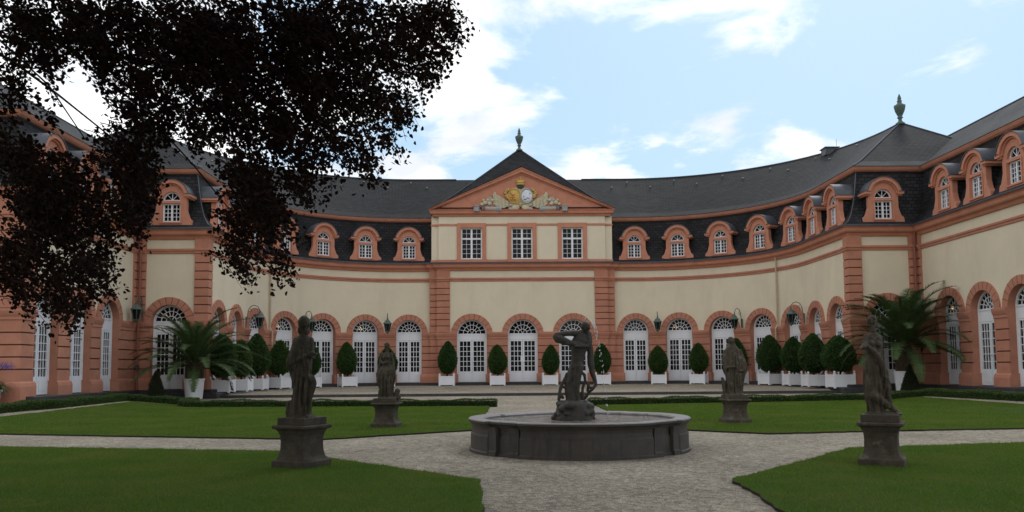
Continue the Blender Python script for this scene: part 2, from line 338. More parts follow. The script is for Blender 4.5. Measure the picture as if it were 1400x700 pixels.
class Path:
    def __init__(s, pts, sx=1):
        s.p = [Vector(p) for p in pts]; s.sx = sx; s.s = [0.0]
        for a, b in zip(s.p, s.p[1:]): s.s.append(s.s[-1] + (b - a).length)
        nn = []
        for a, b in zip(s.p, s.p[1:]):
            t = (b - a).normalized(); nn.append(Vector((t.y, -t.x)))
        s.n = nn; s.mi = [nn[0]]
        for a, b in zip(nn, nn[1:]): s.mi.append((a + b) / (1 + a.dot(b)))
        s.mi.append(nn[-1])
    def L(s): return s.s[-1]
    def seg(s, q):
        for i in range(len(s.p) - 1):
            if q <= s.s[i + 1] + 1e-9: return i
        return len(s.p) - 2
    def at(s, q, o, z):
        i = s.seg(q); t = (q - s.s[i]) / (s.s[i + 1] - s.s[i])
        a = s.p[i] + s.mi[i] * o; b = s.p[i + 1] + s.mi[i + 1] * o
        # keep jambs straight: use plain segment normal away from corners
        if s.mi[i].length < 1.03 and s.mi[i + 1].length < 1.03: r = a.lerp(b, t)
        else:
            r = s.p[i].lerp(s.p[i + 1], t) + s.n[i] * o
            if t <= 1e-6: r = a
            if t >= 1 - 1e-6: r = b
        return (s.sx * r.x, r.y, z)
    def ang(s, q):
        i = s.seg(q); t = s.p[i + 1] - s.p[i]; return s.sx * math.atan2(t.y, t.x)
    def samples(s, a, b):
        r = [a] + [q for q in s.s if a + 1e-6 < q < b - 1e-6] + [b]; return r

def sweep(mb, path, a, b, prof, mis=None, caps=True, closed=False):
    qs = path.samples(a, b); cols = [[path.at(q, o, z) for o, z in prof] for q in qs]
    ln = [0.0]
    for (o0, z0), (o1, z1) in zip(prof, prof[1:]): ln.append(ln[-1] + math.hypot(o1 - o0, z1 - z0))
    for i in range(len(qs) - 1):
        for j in range(len(prof) - 1):
            mb.quad(cols[i][j], cols[i + 1][j], cols[i + 1][j + 1], cols[i][j + 1], mis[j] if mis else 0,
                    [(qs[i], ln[j]), (qs[i + 1], ln[j]), (qs[i + 1], ln[j + 1]), (qs[i], ln[j + 1])])
    if caps:
        for c in (cols[0], cols[-1]): mb.add(c, [tuple(range(len(c)))], mis[0] if mis else 0)

def wall(mb, path, a, b, z0, z1, ops, depth=0.32, o=0.0, mi=0):
    """facade with openings (centre, half width, sill z, spring z, arched?)"""
    qs = set(round(q, 5) for q in path.samples(a, b))
    for c, hw, s0, sp, ar in ops:
        n = 20 if ar else 1
        for k in range(n + 1): qs.add(round(c - hw * math.cos(math.pi * k / n) if ar else c - hw + 2 * hw * k / n, 5))
    qs = sorted(q for q in qs if a - 1e-6 <= q <= b + 1e-6)
    def top(q, op):
        c, hw, s0, sp, ar = op
        return sp + (math.sqrt(max(0, hw * hw - (q - c) ** 2)) if ar else 0)
    for q, r in zip(qs, qs[1:]):
        m = (q + r) / 2; op = None
        for p in ops:
            if abs(m - p[0]) < p[1]: op = p
        P = path.at
        if op:
            ta, tb = top(q, op), top(r, op)
            mb.quad(P(q, o, ta), P(r, o, tb), P(r, o, z1), P(q, o, z1), mi)
            if op[2] > z0 + 0.01:
                mb.quad(P(q, o, z0), P(r, o, z0), P(r, o, op[2]), P(q, o, op[2]), mi)
                mb.quad(P(q, o, op[2]), P(r, o, op[2]), P(r, o - depth, op[2]), P(q, o - depth, op[2]), mi)
            mb.quad(P(q, o, ta), P(q, o - depth, ta), P(r, o - depth, tb), P(r, o, tb), mi)
        else: mb.quad(P(q, o, z0), P(r, o, z0), P(r, o, z1), P(q, o, z1), mi)
    for c, hw, s0, sp, ar in ops:
        for e in (c - hw, c + hw):
            P = path.at; mb.quad(P(e, o, s0), P(e, o - depth, s0), P(e, o - depth, sp), P(e, o, sp), mi)

# ================================================================== THE ORANGERY
BX, BY, BROT = 0.75, 58.0, R(1.0)
orangery = empty('orangery_building', (BX, BY, 0), BROT, 'cream baroque orangery with red sandstone arches and dark slate mansard roof round the garden', 'building')
BM_ = Matrix.Translation((BX, BY, 0)) @ Matrix.Rotation(BROT, 4, 'Z')
def BW(p): return BM_ @ Vector(p)          # building point -> world

arc = [(8.1 + 9 * math.sin(a), -8.6 + 9 * math.cos(a)) for a in [R(90) * k / 24 for k in range(25)]]
HALF = [(6.47, 0.4)] + arc + [(17.1, -14.7), (20.8, -14.7), (20.8, -25.0), (32.0, -25.0)]
PC = Path([(-6.47, .4), (-6.47, .2), (-5.95, .2), (-5.95, 0), (5.95, 0), (5.95, .2), (6.47, .2), (6.47, .4)])
PH = {1: Path(HALF, 1), -1: Path(HALF, -1)}
S1 = PH[1].s[-4]; S2 = PH[1].s[-3]; S3 = PH[1].s[-2]; S4 = PH[1].s[-1]; SA = 1.63
CS = PC.L() / 2
RW, CZW, RC, CZC = 0.93, 4.13, 1.07, 3.98
wing_d = [SA + 3.07 * k for k in range(7)]; face_d = [S1 + 1.93]; side_d = [S2 + 2.9, S2 + 5.7, S2 + 8.55]
BASE = 0.62

def rust_prof(o, z0, z1, step, depth=0.045, g=0.028):
    pr = [(o, z0)]; mis = []; n = max(1, round((z1 - z0) / step)); st = (z1 - z0) / n
    for k in range(1, n):
        z = z0 + st * k
        pr += [(o, z - g), (o - depth, z - g), (o - depth, z + g), (o, z + g)]; mis += [0, 1, 1, 1]
    pr.append((o, z1)); mis.append(0)
    return pr, mis
def pier(path, a, b, name='pier'):
    mb = MB(); e = 0.012
    pr, mi = rust_prof(0.10, 1.2, 3.65, 0.45)
    pr = [(-.34, 1.2)] + pr + [(.14, 3.67), (.14, 3.78), (.18, 3.86), (.22, 4.0), (.22, 4.11), (.02, 4.15), (-.34, 4.15)]
    mi = [0] + mi + [0] * 7
    sweep(mb, path, a - e, b + e, pr, mi)
    pp = [(-.35, BASE - .3), (.2, BASE - .3), (.2, 1.0), (.17, 1.13), (.115, 1.2), (-.35, 1.2)]
    sweep(mb, path, max(0, a - .10), min(path.L(), b + .10), pp)
    return mb.build(name, [M['red'], M['joint']], orangery)
def pilaster(path, a, b, o=0.13, z0=4.15, z1=8.52):
    mb = MB(); pr, mi = rust_prof(o, z0, 7.7, 0.44)
    pr = [(-.02, z0)] + pr + [(o, 7.73), (o + .05, 7.76), (o + .06, 7.86), (o + .11, 7.9), (o + .11, 7.99), (o, 8.03), (o, z1), (-.02, z1)]
    mi = [0] + mi + [0] * 8
    sweep(mb, path, a, b, pr, mi)
    return mb.build('pilaster', [M['red'], M['joint']], orangery)

CORN = [(-.01, 8.5), (.10, 8.52), (.14, 8.60), (.18, 8.66), (.30, 8.72), (.34, 8.78), (.36, 8.93), (.42, 8.985), (.44, 9.02)]
GUT = [(.42, 9.0), (.50, 9.0), (.50, 9.07), (.35, 9.11), (-.05, 9.13)]
STR = [(-.01, 7.74), (.05, 7.76), (.06, 7.86), (.10, 7.9), (.10, 7.98), (-.01, 8.03)]
def facade(path, s0, s1, doors, hw, cz, pils):
    mb = MB(); wall(mb, path, s0, s1, BASE - .05, 8.55, [(d, hw, BASE - .05, cz, True) for d in doors])
    mb.build('facade_wall', M['cream'], orangery)
    mb = MB(); sweep(mb, path, s0, s1, STR); mb.build('string_course', M['red'], orangery)
    mb = MB(); sweep(mb, path, s0, s1, CORN); mb.build('cornice', M['redpaint'], orangery)
    mb = MB(); sweep(mb, path, s0, s1, GUT); mb.build('gutter', M['lead'], orangery)
    for a, b in pils: pilaster(path, a, b)
def piers(path, s0, s1, ds, hw):
    e = s0
    for d in ds: pier(path, e, d - hw); e = d + hw
    pier(path, e, s1)

# ---- doors -------------------------------------------------------
def make_door(r, cz, notice=False):
    mb = MB(); w = .11
    for sx in (-1, 1): mb.box(sx * r - (w if sx > 0 else 0), sx * r + (0 if sx > 0 else w), 0, .12, BASE, cz + .001)
    mb.ring(0, cz, r - w, r + .004, 0, math.pi, 0, .12, 28)
    mb.box(-r + w, r - w, .015, .10, 3.60, cz + .03)
    mb.box(-r + w - .0, r - w, -.02, .015, cz - .01, cz + .07)
    d = mb.build('door', M['white'], None)
    d['label'] = None if not notice else 'white glazed double door with a paper notice'
    if not notice: del d['label']
    lw = r - w
    for sx in (-1, 1):
        m = MB(); x0, x1 = sorted((sx * .012, sx * (lw - .005)))
        for a, b in ((x0, x0 + .10), (x1 - .10, x1)): m.box(a, b, .02, .085, BASE + .01, 3.59)
        m.box(x0 + .10, x1 - .10, .02, .085, BASE + .01, 1.38)
        m.box(x0 + .17, x1 - .17, .006, .02, BASE + .14, 1.24)
        m.box(x0 + .10, x1 - .10, .02, .085, 3.50, 3.59)
        gw = (x1 - x0 - .2)
        for k in (1, 2): xx = x0 + .10 + gw * k / 3; m.box(xx - .018, xx + .018, .03, .08, 1.38, 3.50)
        for k in range(1, 6):
            zz = 1.38 + 2.12 * k / 6; hh = .018
            for j in range(3):
                a = x0 + .10 + gw * j / 3 + (.018 if j else 0); b = x0 + .10 + gw * (j + 1) / 3 - (.018 if j < 2 else 0)
                m.box(a, b, .032, .078, zz - hh, zz + hh)
        lf = m.build('door_leaf', M['white'], d)
        h = MB(); h.tube([(sx * .06, .02, 2.0), (sx * .06, -.05, 2.0), (sx * .15, -.05, 2.0)], .014, 6); h.build('handle', M['dark'], lf) if sx > 0 else None
    f = MB(); c0 = cz + .07
    rr = r - w
    f.ring(0, c0, rr * .30, rr * .30 + .035, 0, math.pi, .03, .08, 16)
    f.ring(0, c0, rr * .62, rr * .62 + .035, 0, math.pi, .03, .08, 20)
    for k in range(1, 9):
        a = math.pi * k / 9; f.bar((rr * .64 * math.cos(a), .055, c0 + rr * .64 * math.sin(a)), ((rr + .01) * math.cos(a), .055, cz + .03 + (rr + .01) * math.sin(a)), .034, .046)
    for k in range(1, 7):
        a = math.pi * k / 7; f.bar((rr * .32 * math.cos(a), .055, c0 + rr * .32 * math.sin(a)), (rr * .63 * math.cos(a), .055, c0 + rr * .63 * math.sin(a)), .032, .044)
    for k in (1, 2): a = math.pi * k / 3; f.bar((0, .055, c0), (rr * .31 * math.cos(a), .055, c0 + rr * .31 * math.sin(a)), .03, .042)
    f.build('fanlight', M['white'], d)
    g = MB(); n = 24; y = .072
    pts = [(-rr - .03, y, 1.3), (rr + .03, y, 1.3)] + [((rr + .03) * math.cos(math.pi * k / n), y, cz + (rr + .03) * math.sin(math.pi * k / n)) for k in range(n + 1)]
    g.add(pts, [tuple(range(len(pts)))]); g.build('pane', M['glass'], d)
    return d
def place(o, path, q, out_, parent=orangery, z=0):
    x, y, _ = path.at(q, out_, 0); o.location = (x, y, z); o.rotation_euler = (0, 0, path.ang(q)); o.parent = parent
used = {}
def put_door(path, q, kind):
    if kind not in used: used[kind] = o = make_door(*( (RW, CZW) if kind == 'w' else (RC, CZC)))
    else: o = copy_tree(used[kind])
    place(o, path, q, -.26)
    return o
def arch_surround(path, q, r0, r1, cz):
    mb = MB(); n = 26; o1 = .085; P = path.at; vs = max(9, int(11))
    for i in range(n):
        a0 = math.pi * i / n; a1 = math.pi * (i + 1) / n
        c = lambda r, a, o: P(q - r * math.cos(a), o, cz + r * math.sin(a))
        A = [c(r0, a0, o1), c(r1, a0, o1), c(r1, a1, o1), c(r0, a1, o1)]; B = [c(r0, a0, -.30), c(r1, a0, -.01), c(r1, a1, -.01), c(r0, a1, -.30)]
        mb.add(A + B, [(0, 1, 2, 3), (1, 5, 6, 2), (0, 3, 7, 4)], 0)
    # voussoir joints as thin raised dark seams
    for k in range(1, vs):
        a = math.pi * k / vs; d = .018 / r1
        c = lambda r, a, o: P(q - r * math.cos(a), o, cz + r * math.sin(a))
        mb.add([c(r0 + .01, a - d, o1 + .003), c(r1, a - d, o1 + .003), c(r1, a + d, o1 + .003), c(r0 + .01, a + d, o1 + .003)], [(0, 1, 2, 3)], 1)
    return mb.build('arch_surround', [M['red'], M['joint']], orangery)

# centre
cds = [CS - 3.61, CS, CS + 3.61]
facade(PC, 0, PC.L(), cds, RC, CZC, [(0.0, .92 + .80), (PC.L() - 1.72, PC.L())])
piers(PC, 0, PC.L(), cds, RC)
for q in cds:
    put_door(PC, q, 'c'); arch_surround(PC, q, RC - .01, 1.47, CZC)
x, y, _ = PC.at(CS, -.25, 0)
nb = MB(); nb.box(x - .16, x + .13, y + .035, y + .055, 2.05, 2.42); nb.build('paper_notice', M['paper'], orangery)
# wings
for sx in (1, -1):
    P = PH[sx]
    facade(P, 0, S4, wing_d + face_d + side_d, RW, CZW, [(S1 - .52, S1 + .62), (S2 - .53, S2 + .42), (S3 - .82, S3 + .95)])
    piers(P, 0, S4, wing_d + face_d + side_d, RW)
    for q in wing_d + face_d + side_d:
        put_door(P, q, 'w'); arch_surround(P, q, RW - .01, 1.32, CZW)

for sx, q in ((1, wing_d[1]), (-1, wing_d[1]), (-1, face_d[0]), (1, side_d[0]), (-1, wing_d[3])):
    x, y, _ = PH[sx].at(q, -.26, 0); a = PH[sx].ang(q)
    mb = MB()
    for k, (u, z) in enumerate(((-.36, 4.42), (-.28, 4.50), (-.22, 4.40))): mb.ell((u, .05, z), (.035, .02, .03), 8)
    lo = mb.build('chandelier_bulbs', M['lamp'], orangery); lo.location = (x, y, 0); lo.rotation_euler = (0, 0, a)
# ---- steps in front of the doors (dark basalt)
st1 = [(.30, .2), (.30, BASE - .02), (-.45, BASE - .02)]
mb = MB(); sweep(mb, PC, 0, PC.L(), st1); mb.build('door_step', M['darkstone'], orangery)
for sx in (1, -1):
    mb = MB(); sweep(mb, PH[sx], 0, S1 - .9, st1); mb.build('door_step', M['darkstone'], orangery)
    mb = MB(); sweep(mb, PH[sx], S1 - .9, S3 - .2, [(.95, .0), (.95, .40), (.90, .44), (.52, .44), (.52, .57), (.47, BASE - .02), (-.45, BASE - .02)]); mb.build('entrance_steps', M['darkstone'], orangery)

# ---- mansard roof
LOW = [(.30, 9.12), (0.0, 9.32), (-.30, 9.75), (-.55, 10.4), (-.78, 11.3), (-.95, 12.25)]
MOU = [(-.97, 12.22), (-.84, 12.25), (-.76, 12.33), (-.70, 12.45), (-.70, 12.50), (-1.0, 12.56)]
UP = [(-.66, 12.50), (-.70, 12.54), (-1.4, 12.95), (-3.5, 14.55), (-6.2, 16.60)]
UPB = [(-6.2, 16.60), (-8.9, 14.7), (-11.6, 12.5)]
RP = {sx: Path([(0, .4)] + HALF, sx) for sx in (1, -1)}
for sx in (1, -1):
    P = PH[sx]
    mb = MB(); sweep(mb, P, 0, S4, LOW, caps=False); mb.build('mansard_slope', M['slate'], orangery)
    mb = MB(); sweep(mb, P, 0, S4, MOU, caps=False); mb.build('roof_moulding', M['redpaint'], orangery)
    rp = RP[sx]; e1 = S1 + 6.47
    mb = MB(); sweep(mb, rp, 0, e1, UP, caps=False); sweep(mb, rp, 0, e1 - 6.2, UPB, caps=False)
    # hipped end over the corner pavilion
    A = [(17.1 - o, -14.7 - o, z) for o, z in UP]; B = [(29.5 + o, -14.7 - o, z) for o, z in UP]
    for j in range(len(UP) - 1):
        q = [A[j], B[j], B[j + 1], A[j + 1]]; v0 = j * 1.6; v1 = v0 + 1.6
        l0 = math.dist(A[j], A[j + 1])
        mb.quad(*[(sx * x, y, z) for x, y, z in q], 0, [(q[0][0], z_ * 1.4) if 0 else (p[0], p[2] * 1.5) for p, z_ in zip(q, (0,) * 4)])
        q = [B[j], (B[j][0], -8.5, B[j][2]), (B[j + 1][0], -8.5, B[j + 1][2]), B[j + 1]]
        mb.quad(*[(sx * x, y, z) for x, y, z in q], 0, [(p[1], p[2] * 1.3) for p in q])
    mb.build('upper_roof', M['slate'], orangery)
    sw = Path([(20.8, -4.0), (20.8, -25.0), (32.0, -25.0)], sx)
    mb = MB(); sweep(mb, sw, 0, sw.L(), [(-.66, 12.50), (-.70, 12.54), (-1.4, 12.88), (-3.2, 14.1), (-5.5, 15.75), (-10.2, 12.4)][:5], caps=False)
    s2 = Path([(20.8, -4.0), (20.8, -19.0)], sx); sweep(mb, s2, 0, s2.L(), [(-5.5, 15.75), (-10.2, 12.4)], caps=False)
    mb.build('wing_roof', M['slate'], orangery)
    # ridge and hip lead flashing
    mb = MB(); pts = [rp.at(q, -6.2, 16.63) for q in rp.samples(5.0, e1)]; mb.tube(pts, .045, 6)
    mb.tube([sw.at(0, -5.5, 15.78), sw.at(21.0, -5.5, 15.78)], .05, 6)
    mb.tube([(sx * x, y, z + .02) for x, y, z in A], .035, 6); mb.tube([(sx * x, y, z + .02) for x, y, z in B], .035, 6)
    mb.tube([(sx * (17.1 - o), -14.7 - o, z + .0) for o, z in LOW], .03, 6)
    mb.build('ridge_flashing', M['lead'], orangery)
    # rear walls close the volume
    mb = MB(); sweep(mb, rp, 0, e1 - 6.2, [(-11.5, 0), (-11.5, 12.5)], caps=False); sweep(mb, s2, 0, s2.L(), [(-10.1, 0), (-10.1, 12.5)], caps=False)
    mb.build('rear_wall', M['cream'], orangery)
    # little roof vent on the ridge
    vx, vy, vz = rp.at(18.0, -6.2, 16.6); mb = MB(); mb.box(vx - .45, vx + .45, vy - .4, vy + .4, vz - .3, vz + .18); mb.box(vx - .52, vx + .52, vy - .5, vy + .5, vz + .18, vz + .24)
    if sx > 0: ch = mb.build('chimney', M['lead'], orangery); m2 = MB(); m2.tube([(vx + .5, vy, vz + .4), (vx + .5, vy, vz + .9)], .012, 5); m2.build('lightning_rod', M['lead'], ch)
    # small snow hooks on the slates
    mb = MB()
    for k in range(26):
        q = 7.2 + k * 1.15; o = (-4.9, -5.6)[k % 2]
        if q < e1 - 7.5: x, y, z = rp.at(q, o, 15.6 + (0 if k % 2 == 0 else .55)); mb.box(x - .05, x + .05, y - .08, y + .02, z + .05, z + .13)
    mb.build('roof_hook', M['trophy2'], orangery)

def finial(loc, s=1.0):
    mb = MB(); pr = [(.30, 0), (.30, .10), (.20, .16), (.12, .24), (.11, .36), (.20, .42), (.13, .48), (.17, .56), (.30, .80), (.36, 1.02), (.37, 1.12), (.27, 1.16), (.16, 1.24), (.13, 1.32), (.17, 1.38), (.10, 1.44), (.13, 1.52), (.08, 1.66), (.015, 1.80)]
    mb.lathe([(r * s, z * s * 1.2) for r, z in pr], 20); f = mb.build('roof_finial', M['copper'], orangery, smooth=True); f.location = loc; return f
for sx in (1, -1): finial((sx * 23.3, -8.5, 16.45), .92)

# ---- dormers
def make_dormer():
    mb = MB(); xs = sorted(set([round(-1.2 + 2.4 * k / 60, 4) for k in range(61)] + [-.5, .5, -.85, .85]))
    def top(x):
        x = abs(x)
        if x <= .85: return 1.55 + .80 * math.sqrt(max(0, 1 - (x / .97) ** 2))
        if x < 1.08: t = (x - .85) / .23; return .95 - .52 * math.sin(t * math.pi / 2)
        t = (x - 1.08) / .12; return .43 - .40 * (1 - math.sqrt(max(0, 1 - t * t)))
    def holes(x):
        if abs(x) >= .5: return []
        return [(.30, 1.32), (1.47, 1.47 + .50 * math.sqrt(max(0, 1 - (x / .5) ** 2)))]
    y0, y1 = -.08, .18
    for a, b in zip(xs, xs[1:]):
        m = (a + b) / 2; ends_a = [0.0]; ends_b = [0.0]
        if holes(m):
            ha = holes(a) if abs(a) < .5 else [(.30, 1.32), (1.47, 1.47)]; hb = holes(b) if abs(b) < .5 else [(.30, 1.32), (1.47, 1.47)]
            for (p, q), (r, t) in zip(ha, hb): ends_a += [p, q]; ends_b += [r, t]
        ta, tb = (top(a), top(b)) if abs(m) < .85 or abs(m) > .8501 else (0, 0)
        if abs(a) == .85 and abs(m) < .85: ta = 1.55 + .80 * math.sqrt(1 - (.85 / .97) ** 2)
        if abs(b) == .85 and abs(m) < .85: tb = 1.55 + .80 * math.sqrt(1 - (.85 / .97) ** 2)
        if abs(m) > .85:
            if abs(a) == .85: ta = .95
            if abs(b) == .85: tb = .95
        ends_a.append(ta); ends_b.append(tb)
        for k in range(0, len(ends_a), 2):
            mb.quad((a, y0, ends_a[k]), (b, y0, ends_b[k]), (b, y0, ends_b[k + 1]), (a, y0, ends_a[k + 1]))
        for k in range(1, len(ends_a)):
            mb.quad((a, y0, ends_a[k]), (b, y0, ends_b[k]), (b, y1, ends_b[k]), (a, y1, ends_a[k]))
    for x in (-.5, .5): mb.quad((x, y0, .30), (x, y1, .30), (x, y1, 1.32), (x, y0, 1.32))
    for x in (-1.2, 1.2): mb.quad((x, y0, 0), (x, y1, 0), (x, y1, .03), (x, y0, .03))
    for x in (-.85, .85): mb.quad((x, y0, .95), (x, y1, .95), (x, y1, 1.94), (x, y0, 1.94))
    d = mb.build('dormer', M['redpaint'], None)
    h = MB(); h.ring(0, 1.62, .80, 1.0, R(12), R(168), -.26, .25, 22); h.ring(0, 1.62, .72, .80, R(8), R(172), -.16, .0, 22)
    for sx in (-1, 1):
        a, b = sorted((sx * .78, sx * 1.12)); h.box(a, b, -.26, .9, 1.66, 1.80); h.box(*sorted((sx * .80, sx * 1.04)), -.18, .9, 1.58, 1.66)
        h.box(*sorted((sx * .52, sx * .60)), -.12, -.08, .25, 1.36)
    h.box(-.60, .60, -.14, -.08, .20, .28)
    h.build('hood_mould', M['redpaint'], d)
    w = MB()
    for sx in (-1, 1): w.box(*sorted((sx * .42, sx * .50)), .04, .12, .30, 1.32)
    w.box(-.42, .42, .04, .12, .30, .37); w.box(-.42, .42, .04, .12, 1.25, 1.32); w.box(-.05, .05, .03, .12, .37, 1.25)
    for sx in (-1, 1): w.box(*sorted((sx * .22, sx * .255)), .06, .10, .37, 1.25)
    for k in range(1, 4): 
        for a, b in ((-.42, -.255), (-.22, -.05), (.05, .22), (.255, .42)): w.box(a, b, .062, .098, .37 + .88 * k / 4 - .015, .37 + .88 * k / 4 + .015)
    w.ring(0, 1.47, .43, .503, 0, math.pi, .04, .12, 18); w.box(-.43, .43, .04, .12, 1.47, 1.53); w.box(-.015, .015, .06, .10, 1.53, 1.9)
    for a in (R(50), R(130)): w.bar((.0, .08, 1.52), (.44 * math.cos(a), .08, 1.48 + .44 * math.sin(a)), .025, .03)
    wo = w.build('window', M['white'], d)
    g = MB(); g.add([(-.49, .10, .31), (.49, .10, .31), (.49, .10, 1.31), (-.49, .10, 1.31)], [(0, 1, 2, 3)])
    pts = [(.48 * math.cos(math.pi * k / 16), .10, 1.475 + .48 * math.sin(math.pi * k / 16)) for k in range(17)]; g.add(pts, [tuple(range(17))]); g.build('pane', M['glass'], d)
    r = MB(); n = 18
    for k in range(n):      # lead barrel roof, running back into the slates
        a, b = R(10) + R(160) * k / n, R(10) + R(160) * (k + 1) / n
        p = lambda t, y, rr=1.03: (rr * math.cos(t), y, 1.62 + rr * math.sin(t))
        r.quad(p(a, -.30), p(b, -.30), p(b, 1.6), p(a, 1.6)); r.quad(p(a, -.30), p(b, -.30), p(b, -.30, .99), p(a, -.30, .99))
    for sx in (-1, 1): r.box(*sorted((sx * .80, sx * 1.15)), -.29, 1.4, 1.80, 1.83)
    r.build('dormer_roof', M['lead'], d)
    c = MB()
    for sx in (-1, 1):
        c = MB(); x = sx * .84; q = [(x, .16, 0), (x, 1.5, 0), (x, 1.5, 1.7), (x, .16, 1.7)]; c.quad(*q, 0, [(p[1], p[2]) for p in q]); c.build('dormer_cheek', M['slate'], d)
    return d
dorm = None
for sx in (1, -1):
    for q in wing_d + face_d + side_d:
        if dorm is None: dorm = o = make_dormer()
        else: o = copy_tree(dorm)
        place(o, PH[sx], q, -.02, z=9.16); o.scale = (.95, 1, .97)

# ---- central upper storey
mb = MB(); wz = [(CS + k * 3.60, .75, 9.34, 11.60, False) for k in (-1, 0, 1)]
wall(mb, PC, 0, PC.L(), 9.05, 12.45, wz, .22)
for sx in (-1, 1): mb.quad((sx * 6.47, .4, 9), (sx * 6.47, 10.4, 9), (sx * 6.47, 10.4, 13), (sx * 6.47, .4, 13))
mb.quad((-6.47, 10.4, 0), (6.47, 10.4, 0), (6.47, 10.4, 13), (-6.47, 10.4, 13))
mb.build('upper_wall', M['cream'], orangery)
mb = MB()
sweep(mb, PC, 0, PC.L(), [(0, 9.05), (.05, 9.05), (.05, 9.30), (0, 9.32)])
sweep(mb, PC, 0, PC.L(), [(-.01, 11.74), (.045, 11.75), (.045, 11.88), (-.01, 11.90)])
mb.build('storey_band', M['redpaint'], orangery)
for a, b in ((.72, 1.0),):
    pass
proto = None
for k in (-1, 0, 1):
    s_ = MB(); cx = k * 3.60
    for sx in (-1, 1): s_.box(*sorted((cx + sx * .755, cx + sx * 1.04)), -.09, .0, 9.32, 11.93)
    s_.box(cx - .755, cx + .755, -.09, 0, 11.60, 11.93); s_.box(cx - 1.10, cx + 1.10, -.13, 0, 9.10, 9.33)
    s_.build('window_surround', M['redpaint'], orangery)
    if proto is None:
        w = MB(); w.box(-.75, -.66, 0, .08, 0, 2.26); w.box(.66, .75, 0, .08, 0, 2.26); w.box(-.66, .66, 0, .08, 0, .09); w.box(-.66, .66, 0, .08, 2.17, 2.26)
        w.box(-.07, .07, -.02, .08, .09, 2.17); w.box(-.66, -.07, -.01, .08, 1.42, 1.54); w.box(.07, .66, -.01, .08, 1.42, 1.54)
        for sx in (-1, 1):
            w.box(*sorted((sx * .35, sx * .375)), .02, .07, .09, 1.42); w.box(*sorted((sx * .35, sx * .375)), .02, .07, 1.54, 2.17)
            for z in [.09 + 1.33 * j / 4 for j in (1, 2, 3)] + [1.54 + .63 / 2]:
                w.box(*sorted((sx * .07, sx * .35)), .022, .068, z - .012, z + .012); w.box(*sorted((sx * .375, sx * .66)), .022, .068, z - .012, z + .012)
        proto = wo = w.build('window', M['white'], orangery)
        g = MB(); g.quad((-.74, .055, .01), (.74, .055, .01), (.74, .055, 2.25), (-.74, .055, 2.25)); g.build('pane', M['glass'], wo)
    else: wo = copy_tree(proto, orangery)
    wo.location = (cx, .12, 9.34)
# pediment
PP = Path([(-6.30, .5), (-6.30, 0), (6.30, 0), (6.30, .5)])
mb = MB(); sweep(mb, PP, 0, PP.L(), [(-.01, 12.40), (.07, 12.42), (.09, 12.50), (.12, 12.55), (.24, 12.60), (.27, 12.74), (.32, 12.82), (.34, 12.86), (-.05, 12.90)])
mb.build('pediment_cornice', M['redpaint'], orangery)
mb = MB(); mb.add([(-6.3, -.05, 12.85), (6.3, -.05, 12.85), (0, -.05, 15.65)], [(0, 1, 2)]); ty = mb.build('tympanum', M['redpaint'], orangery)
PW = 6.62
def zt(x): return 12.93 + (15.93 - 12.93) * (1 - abs(x) / PW)
mb = MB(); rk = [(-.04, -.52), (-.10, -.50), (-.14, -.40), (-.27, -.35), (-.29, -.18), (-.34, -.10), (-.36, -.02)]
for sx in (-1, 1):
    for (y0, d0), (y1, d1) in zip(rk, rk[1:]): mb.quad((sx * PW, y0, zt(PW) + d0 * .3), (0, y0, zt(0) + d0), (0, y1, zt(0) + d1), (sx * PW, y1, zt(PW) + d1 * .3))
    mb.quad((sx * PW, -.36, zt(PW) - .006), (0, -.36, zt(0) - .02), (0, .2, zt(0) - .02), (sx * PW, .2, zt(PW) - .006))
mb.build('raking_cornice', M['redpaint'], orangery)
mb = MB()
for sx in (-1, 1):
    q = [(sx * PW, -.40, zt(PW) + .01), (0, -.40, zt(0) + .02), (0, 3.4, zt(0) + .02), (sx * PW, .3, zt(PW) + .01)]; mb.quad(*q, 0, [(p[0], p[1]) for p in q])
lev = [(0, 12.98), (.06, 13.25), (.25, 14.28), (.5, 15.72), (.75, 17.18), (1, 18.65)]; cn = [(-6.4, -.15), (6.4, -.15), (6.4, 10.6), (-6.4, 10.6)]; ap = (0, 5.0)
for (t0, z0), (t1, z1) in zip(lev, lev[1:]):
    for k in range(4):
        a, b = cn[k], cn[(k + 1) % 4]; L = lambda c, t, z: (c[0] + (ap[0] - c[0]) * t, c[1] + (ap[1] - c[1]) * t, z)
        q = [L(a, t0, z0), L(b, t0, z0), L(b, t1, z1), L(a, t1, z1)]; ax = 0 if k % 2 == 0 else 1
        mb.quad(*q, 0, [(p[ax], p[2] * 1.3) for p in q])
mb.build('pavilion_roof', M['slate'], orangery)
mb = MB()
for k in range(4): mb.tube([(cn[k][0] * (1 - t), cn[k][1] + (5 - cn[k][1]) * t, z + .02) for t, z in lev], .035, 6)
mb.build('hip_flashing', M['lead'], orangery)
finial((0, 5.0, 18.5), .86)

